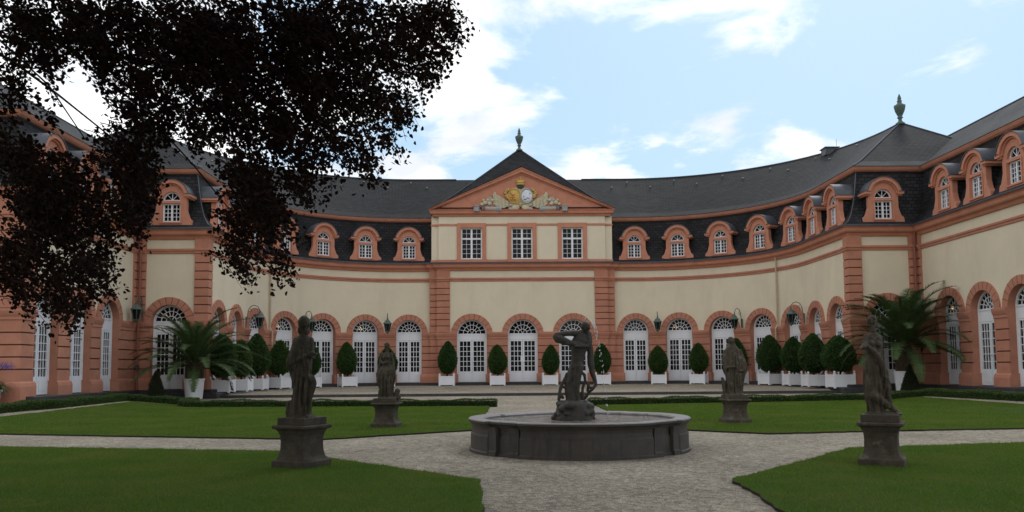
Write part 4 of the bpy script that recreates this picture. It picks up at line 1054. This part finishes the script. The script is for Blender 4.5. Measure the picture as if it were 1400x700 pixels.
mb = MB(); mb.lathe([(1.93, .565), (.3, .565)], 64, cap=False); mb.build('water_surface', M['water'], fountain)
# corner piers of the basin wall
for k in range(4):
    for s_ in (-1, 1):
        a = math.pi / 2 * k + s_ * R(37.5) ; p = MB()
        c = Vector((math.cos(a), math.sin(a))) * 2.15; t = Vector((-math.sin(a), math.cos(a)))
        q = [(2.10, .0), (2.185, .0), (2.185, .08), (2.165, .10), (2.165, .40), (2.175, .47), (2.185, .52), (2.10, .52)]
        A = [(math.cos(a) * r + t.x * w, math.sin(a) * r + t.y * w, z) for w in (-.11, .11) for r, z in q]; n = len(q)
        p.add(A, [tuple(range(n)), tuple(range(2 * n - 1, n - 1, -1))] + [(i, i + n, (i + 1) % n + n, (i + 1) % n) for i in range(n)]); p.build('basin_pier', M['basin'], fountain)

# ================================================================== STONE FIGURES
def remeshed(name, mb, voxel, m, parent, fold=None, smooth_it=2):
    o = mb.build(name, m, None, merge=False); md = o.modifiers.new('r', 'REMESH'); md.mode = 'VOXEL'; md.voxel_size = voxel; md.use_smooth_shade = True
    ms = o.modifiers.new('s', 'SMOOTH'); ms.iterations = smooth_it; ms.factor = .5
    dg = bpy.context.evaluated_depsgraph_get(); me = bpy.data.meshes.new_from_object(o.evaluated_get(dg)); me.name = name
    o.modifiers.clear(); old = o.data; o.data = me; bpy.data.meshes.remove(old)
    me.materials.clear(); me.materials.append(m)
    n = len(me.vertices); co = np.zeros(n * 3); me.vertices.foreach_get('co', co); co = co.reshape(-1, 3); no = np.zeros(n * 3); me.vertices.foreach_get('normal', no); no = no.reshape(-1, 3)
    dsp = np.array([mnoise.noise(Vector(c) * 9) * .005 + mnoise.noise(Vector(c) * 30) * .004 for c in co])
    if fold is not None: dsp += fold(co)
    co += no * dsp[:, None]; me.vertices.foreach_set('co', co.reshape(-1)); me.polygons.foreach_set('use_smooth', [True] * len(me.polygons)); me.update()
    if parent: o.parent = parent
    return o
def caps(mb, pts, n=10):
    """tapered limb through (x,y,z,r) joints"""
    for p in pts: mb.ell(p[:3], (p[3],) * 3, n)
    for p, q in zip(pts, pts[1:]): mb.tube([p[:3], q[:3]], [p[3], q[3]], n)
def loft(mb, rings, n=40):
    """rings (cx, cy, z, rx, ry, fold amplitude, fold count, phase)"""
    vs = []
    for cx, cy, z, rx, ry, fa, fn, ph in rings:
        for k in range(n):
            a = 2 * math.pi * k / n; f = 1 + fa * (math.sin(fn * a + ph) + .5 * math.sin((fn * 2 - 3) * a + ph * 1.7)); vs.append((cx + rx * f * math.cos(a), cy + ry * f * math.sin(a), z))
    fs = [tuple(range(n))[::-1], tuple((len(rings) - 1) * n + k for k in range(n))]
    for i in range(len(rings) - 1):
        for k in range(n): k2 = (k + 1) % n; fs.append((i * n + k, i * n + k2, (i + 1) * n + k2, (i + 1) * n + k))
    mb.add(vs, fs)
def head(mb, c, s, yaw, pitch=0.0, hair='short', beard=False, roll=0.0):
    """head of half height s at c, face looks along -y turned by yaw"""
    Rm = Matrix.Rotation(yaw, 3, 'Z') @ Matrix.Rotation(pitch, 3, 'X') @ Matrix.Rotation(roll, 3, 'Y'); C = Vector(c)
    def e(p, r): mb.ell(C + Rm @ (Vector(p) * s), tuple(x * s for x in r), 12, rot=Rm)
    e((0, 0, .10), (.72, .86, .90)); e((0, -.22, -.38), (.52, .55, .56)); e((0, -.86, -.10), (.12, .20, .26)); e((0, -.74, .22), (.50, .16, .10))
    e((0, -.74, -.48), (.22, .14, .06)); e((0, -.62, -.78), (.24, .22, .16)); e((-.72, .02, -.08), (.1, .18, .24)); e((.72, .02, -.08), (.1, .18, .24))
    e((-.28, -.74, .06), (.14, .09, .08)); e((.28, -.74, .06), (.14, .09, .08)); e((-.4, -.5, -.25), (.25, .25, .2)); e((.4, -.5, -.25), (.25, .25, .2))
    rnd = random.Random(int(abs(c[0]) * 1000) + int(c[2] * 100))
    if hair in ('curly', 'long'):
        for k in range(46): 
            a = rnd.uniform(0, 2 * math.pi); t = rnd.uniform(-.5, 1); x, y, z = .80 * math.cos(a), .80 * math.sin(a) + .16, t
            if y < -.35 and z < .55: continue
            sc = math.sqrt(max(.1, 1 - (max(0, z)) ** 2 * .75)); e((x * sc, y * sc, z * .78 + .12), (.22, .22, .20))
    if hair == 'long':
        for k in range(40): a = rnd.uniform(.0, math.pi); z = rnd.uniform(-1.7, 0); e((.75 * math.cos(a), .35 + .42 * math.sin(a), z), (.24, .24, .3))
    if hair == 'bun':
        e((0, .12, .30), (.80, .86, .80)); e((0, .75, .45), (.42, .42, .42)); e((0, .1, .95), (.4, .4, .25)); [e((.8 * math.sin(a), -.25 + .0, .35 + .55 * math.cos(a)), (.2, .2, .2)) for a in (-1.2, -.6, 0, .6, 1.2)]
    if hair == 'cap':
        e((0, .14, .22), (.84, .92, .86)); [e((.7 * math.sin(a), .2 + .6 * math.cos(a), -.15), (.24, .24, .26)) for a in (-1.6, -1, -.4, .2, .8, 1.4)]
    if hair == 'hood':
        e((0, .16, .14), (.98, .98, 1.08)); e((0, .4, -.8), (.9, .7, .8))
    if beard:
        for k in range(22): e((rnd.uniform(-.42, .42), -.55 + rnd.uniform(-.12, .1), -.75 - rnd.uniform(0, .5)), (.17, .17, .2))
def hand(mb, c, d, s=1.0, up=(0, 0, 1)):
    """small hand at c reaching along d: palm, four bent fingers and a thumb"""
    d = Vector(d).normalized(); u = Vector(up); w = d.cross(u); w.normalize(); u = w.cross(d); C = Vector(c)
    mb.ell(C + d * .035 * s, (.036 * s, .036 * s, .026 * s), 10)
    for k, L in enumerate((.058, .068, .064, .05)):
        b = C + d * .055 * s + w * (k - 1.5) * .019 * s; m = b + d * L * .6 * s - u * .006; t = m + (d * .5 - u * .85).normalized() * L * .55 * s
        mb.tube([b, m, t], [.0105 * s, .010 * s, .008 * s], 7)
    b = C + d * .02 * s - w * .032 * s; mb.tube([b, b + (d * .7 - w * .7) * .03 * s, b + (d * .95 - w * .5 - u * .3) * .055 * s], [.012 * s, .011 * s, .009 * s], 7)

def pedestal(parent, side=.60, H=.80, rz=0.0, m='stoneb'):
    mb = MB(); k = side / .6; q = math.sqrt(2) * k
    pr = [(.345, -.03), (.345, .10), (.335, .115), (.30, .13), (.27, .18), (.25, .28), (.245, .42), (.255, .52), (.285, .59), (.30, .61), (.345, .625), (.352, .665), (.335, .68)]
    sc = H / .80; mb.lathe([(r * q, z * sc) for r, z in pr], 4, rot=math.pi / 4)
    o = mb.build('pedestal', M[m], parent); o.rotation_euler = (0, 0, rz); b = o.modifiers.new('bevel', 'BEVEL'); b.width = .010; b.segments = 2; b.limit_method = 'ANGLE'; b.angle_limit = R(40)
    mb = MB(); mb.lathe([(.285 * q, .675 * sc), (.285 * q, .80 * sc)], 4, rot=math.pi / 4); t = mb.build('plinth_slab', M[m], parent); t.rotation_euler = (0, 0, rz); b = t.modifiers.new('bevel', 'BEVEL'); b.width = .012; b.segments = 2
    return o
def conv(k, ox, oz, dz=0.0): return lambda a, b, y, r: ((a - ox) * k, y, (oz - b) * k + dz, r)
def vfold(amp, f, ph=0.0, z0=-1, z1=9):
    def g(co): 
        a = np.arctan2(co[:, 1], co[:, 0]); w = np.clip((z1 - co[:, 2]) / .2, 0, 1) * np.clip((co[:, 2] - z0) / .1, 0, 1)
        return amp * w * (np.sin(f * a + ph + 2.2 * np.sin(co[:, 2] * 5)) + .5 * np.sin((f * 1.7) * a + co[:, 2] * 9))
    return g
VX = .0095

def statue(name, x, y, label, build, ped_rz, side=.60, H=.80, z=0.0, m='stoneb', fold=None, sxx=1.0):
    root = empty(name, (x, y, gh(x, y) + .03), 0, label, 'statue', 'stone statues on pedestals')
    pedestal(root, side, H, ped_rz, m); mb = MB(); build(mb); f = remeshed('figure', mb, VX, M[m], root, fold); f.location = (0, 0, H - .02); f.scale = (sxx, 1, 1); return root

def s1(mb):   # bearded long-haired figure in a heavy robe, turned to the right
    C = conv(.00394, 140, 470); Y = 0
    mb.ell((0, 0, .02), (.25, .22, .06), 20)
    loft(mb, [(-.045, 0, 0.0, .20, .18, .05, 9, 0), (-.055, 0, .12, .195, .17, .07, 9, .2), (-.02, 0, .35, .15, .15, .08, 8, .5), (-.01, 0, .60, .155, .15, .07, 8, .8), (-.01, 0, .80, .165, .15, .05, 8, 1.1), (0, 0, 1.0, .165, .135, .03, 7, 1.5), (.0, 0, 1.18, .175, .12, .02, 7, 1.8), (.0, 0, 1.29, .14, .10, .0, 7, 2), (.01, 0, 1.36, .07, .07, 0, 7, 2)])
    caps(mb, [(.01, 0, 1.34, .060), (.02, -.01, 1.44, .055)]); head(mb, (.03, -.01, 1.53), .118, R(62), R(4), 'hood', True)
    caps(mb, [C(108, 150, .02, .070), C(92, 205, -.02, .060), C(95, 240, -.07, .052)]); caps(mb, [C(95, 240, -.07, .055), C(150, 222, -.17, .045), C(190, 205, -.17, .034)]); hand(mb, C(190, 205, -.17, 0)[:3], (1, 0, .1), 1.1)
    caps(mb, [C(172, 150, .02, .068), C(184, 200, -.02, .052), C(196, 216, -.09, .036)]); hand(mb, C(196, 216, -.1, 0)[:3], (.3, -1, 0), 1.0)
    # bundle of drape over the bent arm, falling at the back
    caps(mb, [C(105, 190, -.06, .07), C(88, 245, -.07, .075), C(96, 275, -.05, .06), C(106, 320, -.06, .05)]); caps(mb, [C(160, 215, -.14, .05), C(170, 260, -.13, .055), C(168, 330, -.12, .045), C(160, 400, -.12, .05)])
    caps(mb, [C(150, 290, -.08, .08), C(190, 308, -.12, .062), C(198, 325, -.12, .055), C(183, 385, -.10, .046), C(170, 440, -.08, .036), C(170, 458, -.09, .03)]); mb.ell(C(178, 462, -.13, 0)[:3], (.05, .10, .032), 12)
    caps(mb, [C(85, 420, .03, .08), C(80, 455, .02, .07), C(95, 462, -.05, .06)]); caps(mb, [C(130, 440, -.10, .05), C(125, 460, -.13, .045)])
    for k in range(9): a = k * .7 + 2; caps(mb, [(.15 * math.cos(a) - .01, .14 * math.sin(a), .85 - .03 * k, .016), (.145 * math.cos(a) - .01, .14 * math.sin(a), .45, .022), (.19 * math.cos(a) - .05, .17 * math.sin(a), .03, .024)], 7)
def s2(mb):   # slender woman, hair up, big drape blown out round her hips
    C = conv(.00455, 140, 450)
    mb.ell((.08, 0, .02), (.30, .22, .05), 20)
    caps(mb, [C(142, 168, 0, .045), C(141, 150, 0, .042)]); head(mb, C(141, 136, -.01, 0)[:3], .088, R(-25), R(5), 'bun')
    loft(mb, [(.02, 0, .78, .14, .11, .04, 7, 0), (.0, 0, .92, .115, .09, .02, 7, 0), (.0, 0, 1.03, .10, .085, .01, 7, 0), (-.01, 0, 1.14, .125, .10, 0, 7, 0), (-.005, 0, 1.21, .11, .08, 0, 7, 0), (0, 0, 1.26, .05, .05, 0, 7, 0)])
    mb.ell((-.05, -.085, 1.13), (.05, .05, .05)); mb.ell((.05, -.085, 1.13), (.05, .05, .05))
    loft(mb, [(.10, 0, 0, .14, .13, .08, 8, 0), (.03, 0, .12, .15, .13, .10, 8, .4), (-.02, 0, .3, .19, .15, .10, 8, .9), (-.02, 0, .5, .235, .18, .09, 8, 1.3), (-.02, 0, .68, .245, .19, .08, 8, 1.7), (0, 0, .80, .21, .16, .06, 8, 2.2), (.02, 0, .9, .13, .11, .04, 8, 2.6)])
    caps(mb, [C(113, 185, 0, .045), C(104, 222, -.03, .038), C(122, 240, -.12, .032), C(150, 232, -.14, .026)]); hand(mb, C(150, 232, -.14, 0)[:3], (1, -.2, .3), .9)
    caps(mb, [C(166, 185, 0, .045), C(176, 225, .02, .042), C(178, 270, -.02, .05), C(186, 320, -.03, .05)]); caps(mb, [C(110, 210, .05, .05), C(100, 250, .05, .06), C(88, 300, .04, .06)])
    caps(mb, [C(150, 330, -.12, .075), C(158, 385, -.14, .05), C(162, 435, -.12, .034)]); mb.ell(C(170, 446, -.16, 0)[:3], (.04, .09, .03), 10)
    caps(mb, [C(205, 405, -.02, .06), C(195, 430, -.03, .075), C(215, 440, -.03, .05), C(180, 440, 0, .06)]); caps(mb, [C(108, 410, .05, .08), C(105, 445, .03, .08)])
def s3(mb):   # broad hooded man with a heavy mantle over both arms
    C = conv(.0044, 172, 465)
    mb.ell((-.02, 0, .02), (.30, .22, .06), 20); head(mb, C(158, 122, -.02, 0)[:3], .105, R(8), R(10), 'hood', True)
    loft(mb, [(-.02, 0, 0, .22, .16, .06, 9, 0), (-.02, 0, .2, .20, .15, .08, 9, .4), (0, 0, .5, .22, .16, .08, 9, .8), (0, 0, .7, .28, .17, .07, 9, 1.2), (.01, 0, .85, .30, .17, .06, 9, 1.6), (-.01, 0, 1.05, .26, .15, .04, 9, 2), (-.04, 0, 1.25, .21, .13, .03, 9, 2.4), (-.05, 0, 1.38, .13, .10, .02, 9, 2.8), (-.05, 0, 1.46, .08, .08, 0, 9, 2.8)])
    caps(mb, [C(120, 190, 0, .075), C(112, 250, -.02, .07), C(120, 290, -.10, .055), C(150, 285, -.17, .04)]); hand(mb, C(150, 285, -.17, 0)[:3], (1, -.2, 0), 1.1)
    caps(mb, [C(210, 190, 0, .075), C(232, 245, 0, .075), C(236, 290, -.06, .075), C(215, 310, -.14, .05)]); hand(mb, C(212, 310, -.14, 0)[:3], (-1, -.3, 0), 1.1)
    caps(mb, [C(140, 330, -.09, .08), C(138, 400, -.12, .055), C(138, 450, -.10, .04)]); caps(mb, [C(198, 330, -.09, .085), C(202, 400, -.11, .06), C(200, 450, -.10, .042)])
    mb.ell(C(136, 460, -.15, 0)[:3], (.05, .1, .03)); mb.ell(C(202, 460, -.15, 0)[:3], (.05, .1, .03)); caps(mb, [C(95, 358, -.02, .03), C(105, 390, -.02, .05), C(112, 450, 0, .06)])
    caps(mb, [C(235, 300, 0, .06), C(225, 380, .02, .05), C(215, 450, .02, .05)])
def s4(mb):   # woman looking left, gathering a cloth at her side, one leg forward
    C = conv(.0039, 165, 450)
    mb.ell((0, 0, .02), (.27, .22, .05), 20); caps(mb, [C(148, 112, 0, .05), C(143, 90, 0, .045)]); head(mb, C(140, 70, -.01, 0)[:3], .098, R(-68), R(-12), 'bun')
    loft(mb, [(-.10, 0, .42, .15, .13, .03, 7, 0), (-.10, 0, .65, .155, .13, .04, 7, .3), (-.09, 0, .82, .14, .12, .04, 7, .6), (-.085, 0, .95, .12, .10, .03, 7, 1), (-.075, 0, 1.10, .145, .11, .01, 7, 1), (-.07, 0, 1.22, .14, .10, 0, 7, 1), (-.07, 0, 1.30, .07, .06, 0, 7, 1)])
    mb.ell((-.15, -.08, 1.13), (.055, .06, .055)); mb.ell((-.04, -.10, 1.12), (.055, .06, .055))
    loft(mb, [(-.06, 0, 0, .13, .13, .05, 8, 0), (-.07, 0, .15, .13, .13, .07, 8, .3), (-.10, 0, .30, .14, .14, .08, 8, .6), (-.085, 0, .50, .17, .15, .07, 8, 1), (-.08, 0, .70, .165, .14, .06, 8, 1.3), (-.10, 0, .80, .14, .12, .05, 8, 1.6)])
    caps(mb, [C(112, 132, -.02, .052), C(100, 160, -.08, .045), C(92, 172, -.12, .04)]); hand(mb, C(96, 168, -.12, 0)[:3], (-1, -.3, -.3), 1.15); caps(mb, [C(88, 172, -.12, .05), C(80, 178, -.10, .035)])
    caps(mb, [C(100, 168, -.12, .04), C(130, 195, -.17, .045), C(160, 240, -.16, .05), C(178, 300, -.12, .055), C(190, 360, -.08, .05), C(200, 410, -.06, .045)])
    caps(mb, [C(174, 135, 0, .052), C(176, 180, .0, .046), C(172, 225, -.03, .045), C(180, 290, -.02, .06), C(188, 340, -.02, .06)])
    caps(mb, [C(135, 350, -.06, .085), C(128, 372, -.10, .085), C(165, 398, -.12, .06), C(205, 425, -.13, .042), C(228, 438, -.14, .032)]); mb.ell(C(222, 444, -.16, 0)[:3], (.07, .06, .025)); caps(mb, [C(135, 380, 0, .06), C(135, 440, 0, .07), C(120, 446, -.04, .05)])
    for k in range(7): a = k * .8 + 3; caps(mb, [(.13 * math.cos(a) - .09, .12 * math.sin(a), .8, .014), (.15 * math.cos(a) - .09, .14 * math.sin(a), .4, .018), (.13 * math.cos(a) - .07, .13 * math.sin(a), .05, .02)], 7)
statue('stone_statue', -3.42, 13.40, 'dark stone statue of a long-haired robed figure facing right, front left lawn', s1, R(-27), .585, .80, sxx=.88, fold=vfold(.012, 12, 0, 0, 1.2))
statue('stone_statue', -3.42, 22.35, 'slender dark stone woman with billowing skirt on the rear left lawn', s2, R(-6), .62, .78, fold=vfold(.013, 12, 1, 0, .85))
statue('stone_statue', 6.20, 23.00, 'broad stone figure in hood and heavy mantle on the rear right lawn', s3, R(8), .60, .78, m='stone', fold=vfold(.013, 13, 2, 0, 1.2))
statue('stone_statue', 5.84, 13.10, 'stone woman looking left and gathering her cloth, front right lawn', s4, R(-28), .58, .80, sxx=.92, m='stone', fold=vfold(.012, 12, 3, 0, .9))

# ---- figure group standing in the fountain
grp = empty('fountain_sculpture', (FX - .08, FY, .50), 0, 'dark figure with bent arms on a rock with roots, spouting water in the basin', 'sculpture')
C = conv(.003324, 185, 675, .02)
mb = MB(); rnd = random.Random(4)
loft(mb, [(0, 0, -.1, .40, .36, .03, 5, 0), (0, 0, .05, .41, .37, .04, 5, .4), (0, 0, .25, .36, .33, .05, 5, .9), (.0, 0, .38, .33, .30, .05, 4, 1.5), (0, 0, .45, .25, .22, .05, 4, 2)])
for k in range(40): a = rnd.uniform(0, 6.28); z = rnd.uniform(0, .40); r = .36 - .2 * max(0, z - .2); s_ = rnd.uniform(.05, .11); mb.ell((r * math.cos(a), r * .9 * math.sin(a), z), (s_, s_, s_ * .8), 8)
remeshed('rock_base', mb, .016, M['bronze'], grp)
mb = MB()
caps(mb, [C(210, 545, -.04, .042), C(203, 520, -.04, .042), C(200, 450, -.05, .064), C(205, 425, -.06, .062), C(214, 340, -.03, .098)])
caps(mb, [C(158, 545, .04, .042), C(162, 470, .04, .058), C(174, 425, .01, .062), C(196, 345, .02, .092)])
mb.ell(C(212, 548, -.09, 0)[:3], (.035, .085, .025)); mb.ell(C(158, 550, -.02, 0)[:3], (.035, .085, .025))
loft(mb, [(.07, 0, 1.08, .125, .10, 0, 5, 0), (.075, 0, 1.20, .115, .09, 0, 5, 0), (.09, 0, 1.32, .12, .09, 0, 5, 0), (.115, 0, 1.48, .15, .11, 0, 5, 0), (.13, 0, 1.62, .165, .11, 0, 5, 0), (.15, 0, 1.73, .12, .08, 0, 5, 0), (.17, 0, 1.78, .05, .05, 0, 5, 0)])
caps(mb, [C(232, 145, 0, .045), C(246, 125, -.01, .045)]); head(mb, C(256, 108, -.02, 0)[:3], .105, R(35), R(18), 'cap')
caps(mb, [C(205, 145, -.02, .068), C(150, 146, -.06, .056), C(95, 155, -.08, .050), C(88, 168, -.10, .052), C(96, 190, -.13, .042), C(150, 208, -.15, .038), C(180, 214, -.14, .030)]); hand(mb, C(180, 214, -.14, 0)[:3], (1, 0, -.1), 1.0)
caps(mb, [C(105, 178, -.10, .075), C(130, 190, -.12, .078), C(165, 205, -.12, .062), C(225, 218, -.10, .05)])   # the rolled skin he grips
caps(mb, [C(268, 150, 0, .068), C(275, 195, -.04, .056), C(262, 225, -.10, .038), C(215, 225, -.15, .032)]); hand(mb, C(215, 225, -.15, 0)[:3], (-1, 0, 0), 1.0)
caps(mb, [C(270, 190, .05, .06), C(280, 250, .05, .060), C(282, 330, .03, .064), C(288, 380, .02, .050), C(303, 430, .0, .038), C(306, 455, -.02, .030), C(290, 478, -.04, .030), C(268, 500, -.02, .028), C(250, 530, 0, .034)])
caps(mb, [C(188, 560, .06, .15), C(176, 470, .08, .135), C(180, 400, .08, .115), C(198, 330, .06, .09)])
for chain in ([(150, 385, .05, .024), (138, 420, .05, .027), (118, 460, .03, .03), (110, 500, .02, .032), (105, 540, .0, .03)], [(118, 462, .03, .027), (140, 470, .04, .027), (165, 470, .05, .03)], [(138, 420, .05, .024), (150, 450, .05, .027)],
              [(232, 380, .05, .03), (246, 395, .04, .03), (250, 430, .03, .027), (236, 470, .02, .027), (232, 510, .02, .032), (240, 550, 0, .03)], [(250, 430, .03, .025), (268, 455, .02, .027), (262, 490, .02, .027)], [(232, 440, .02, .024), (215, 430, .02, .024)], [(270, 470, 0, .027), (285, 470, 0, .027)], [(110, 500, .02, .03), (128, 530, .0, .03)]):
    caps(mb, [C(*q) for q in chain], 7)
fg = remeshed('figure', mb, .0105, M['bronze'], grp); fg.scale = (1.10, 1, 1); fg.location.x = -.01
# thin jet of water: up from the head, over to the right and down into the pool
hx, hy, hz = grp.location.x + C(262, 95, 0, 0)[0], FY - .02, .50 + C(262, 95, 0, 0)[2]
jet = MB(); rnd = random.Random(2); pts = []
for k in range(40):
    t = k / 39 * .98; pts.append(Vector((hx - .06 + .56 * t, hy - .05 * t, hz + 1.95 * t - 4.905 * t * t)))
pts = [p for p in pts if p.z > .54]
jet.tube(pts[:16], [.005 + .001 * math.sin(k * 2) for k in range(16)], 6)
jo = jet.build('water_jet', M['spray']); tag(jo, 'thin jet of water arcing from the fountain figure into the pool', 'water jet')
for i, p in enumerate(pts[14:]):
    for j in range(3):
        q = MB(); c = p + Vector((rnd.uniform(-.03, .03), rnd.uniform(-.02, .02), rnd.uniform(-.03, .03))); r = rnd.uniform(.004, .010); q.ell(c, (r, r, r * rnd.uniform(1.5, 3.5)), 6); q.build('water_drop', M['spray'], jo)

# ================================================================== COPPER BEECH hanging in from the upper left
beech = empty('copper_beech', (-10.5, 7.0, 0), 0, 'large dark copper beech whose hanging leafy branches fill the upper left', 'tree')
rg = np.random.default_rng(21); r3 = random.Random(21)
B0 = Vector((-10.5, 7.0, 0))
trunk = MB(); trunk.tube([(0, 0, -.2), (0, 0, .3), (.05, .02, 1.5), (.15, .1, 3.2), (.3, .2, 5.2), (.35, .3, 7.5), (.2, .3, 10.5), (0, .2, 13)], [.75, .55, .46, .42, .36, .28, .17, .06], 16)
trunk.build('trunk', M['bark'], beech, smooth=True)
# masses of hanging twigs: (x, z, rx, rz, number of sprays) seen broadside at about ten metres, spread 8..12.5 m deep
BLOBS = [(610, 18, 50, 24, 16), (620, 35, 24, 20, 3), (585, 85, 40, 30, 10), (555, 130, 34, 34, 9), (540, 180, 26, 30, 5), (30, 215, 40, 50, 20), (90, 270, 60, 50, 26), (60, 60, 70, 30, 24), (395, 310, 26, 46, 8), (330, 370, 22, 18, 4), (70, 20, 90, 40, 70), (210, 30, 110, 60, 110), (350, 30, 120, 60, 110), (480, 25, 90, 50, 80), (575, 15, 55, 26, 26), (545, 70, 55, 42, 26), (590, 55, 30, 30, 8),
         (250, 110, 90, 55, 80), (370, 120, 90, 60, 90), (480, 115, 65, 50, 56), (530, 150, 34, 42, 18), (190, 180, 50, 60, 48), (185, 245, 32, 50, 34), (180, 300, 26, 36, 14), (300, 170, 70, 36, 36), (390, 195, 70, 40, 42), (470, 190, 55, 38, 26), (505, 215, 28, 24, 8),
         (355, 245, 38, 42, 36), (345, 300, 30, 40, 26), (375, 290, 28, 36, 14), (340, 350, 28, 26, 10), (390, 362, 16, 18, 5), (415, 250, 30, 25, 10),
         (12, 110, 26, 50, 14), (15, 200, 28, 60, 18), (60, 255, 60, 60, 50), (110, 235, 36, 30, 14), (50, 330, 60, 50, 48), (125, 320, 45, 55, 34), (20, 370, 34, 38, 20), (110, 385, 42, 34, 20), (65, 405, 40, 26, 12), (90, 425, 30, 16, 6), (150, 355, 26, 30, 8), (60, 140, 8, 40, 3), (135, 70, 36, 36, 22), (445, 235, 34, 20, 8), (410, 150, 60, 40, 26), (425, 60, 60, 60, 50), (300, 60, 80, 60, 60)]
def sp_world(px, py, d):
    v_ = Vector(((px - 700) / 1120 * d, d, 1.6 + (503 - py) / 1120 * d)); return v_
LP = []; LN = []; tw = MB(); starts = []
def spray(tip, L, n, az):
    """a drooping twig ending near tip, leaves in two ranks along it"""
    d = Vector((math.cos(az), math.sin(az), 0)); p0 = tip - d * L * .75 + Vector((0, 0, L * .45)); pts = []
    for i in range(6): t = i / 5; q = p0 + d * L * .8 * t + Vector((0, 0, -.75 * L * t * t)); pts.append(q)
    tw.tube([q - B0 for q in pts], [.007, .006, .005, .004, .003, .002], 4, cap=False)
    for k in range(n):
        t = r3.random() ** .8; f = t * 5; j = min(4, int(f)); q = pts[j].lerp(pts[j + 1], f - j) + Vector((r3.gauss(0, .055), r3.gauss(0, .055), r3.gauss(0, .05))); LP.append(tuple(q - B0)); LN.append((d.x * .5, d.y * .5, -.35))
    return pts[0]
for px, py, rx, ry, n in BLOBS:
    n = int(n * 1.12); rx = max(rx * .8, rx - 16); ry = max(ry * .82, ry - 12)
    for k in range(n):
        a = r3.uniform(0, 6.283); r = math.sqrt(r3.random()); dd = r3.uniform(8.6, 12.4)
        tip = sp_world(px + rx * r * math.cos(a), py + ry * r * math.sin(a) + 6, dd); L = r3.uniform(.25, .65)
        starts.append(spray(tip, L, r3.randint(28, 46), r3.gauss(.15, .8)))
# unseen crown above the frame, widened and thickened to shade the lawn
for k in range(3600):
    while True:
        x, y, z = r3.uniform(-17, 8), r3.uniform(-7, 17), r3.uniform(5.0, 13)
        if ((x + 4.5) / 12.5) ** 2 + ((y - 5) / 12) ** 2 + ((z - 8.5) / 5) ** 2 > 1: continue
        if 2.2 + y * .49 > z and y > -1: continue          # stays above the frame
        break
    starts.append(spray(Vector((x, y, z)), r3.uniform(.7, 1.3), 26, r3.uniform(0, 6.28)))
LP = np.array(LP); LN = np.array(LN); pass
sz = np.where((LP[:, 2] > 1.6 + (LP[:, 1] + 7) * .55) | (LP[:, 1] < .5), .16, .060)
V = leaves(LP, sz, LN, .6, .46, rg=rg)
cr_ = leafobj('crown', V, M['beech'], beech); tw.build('twigs', M['bark'], cr_)
# limbs from the trunk into the hanging masses
for k, (tp, z0) in enumerate((((560, 20, 10.5), 5.5), ((480, 95, 10.0), 5.0), ((350, 200, 10.5), 4.6), ((380, 120, 9.6), 5.6), ((200, 230, 10.5), 4.2), ((60, 300, 10.0), 3.6), ((120, 180, 9.6), 4.2), ((300, 60, 11.5), 6.4), ((420, 40, 11.5), 6.8), ((30, 120, 10.5), 4.8), ((340, 310, 10.4), 4.8))):
    e = sp_world(*tp) - B0; s_ = Vector((.25, .15, z0)); mid = s_.lerp(e, .5) + Vector((0, 0, 2.6 + .15 * k)); pts = []
    for i in range(13):
        t = i / 12; q = s_ * (1 - t) ** 2 + mid * 2 * t * (1 - t) + e * t * t; pts.append(q + Vector((r3.gauss(0, .04), r3.gauss(0, .04), r3.gauss(0, .04))))
    mb = MB(); mb.tube(pts, [.05 * (1 - i / 12) ** 1.1 + .006 for i in range(13)], 8); lo = mb.build('limb', M['bark'], beech, smooth=True)
for k in range(9):
    az = k * .75; s_ = Vector((.25, .2, 6 + k * .6)); e = s_ + Vector((math.cos(az) * 5.5, math.sin(az) * 5.5, 2.2)); mb = MB(); mb.tube([s_.lerp(e, i / 8) + Vector((0, 0, .5 * math.sin(i / 8 * 3.1))) for i in range(9)], [.16 - .018 * i for i in range(9)], 8); mb.build('limb', M['bark'], beech, smooth=True)
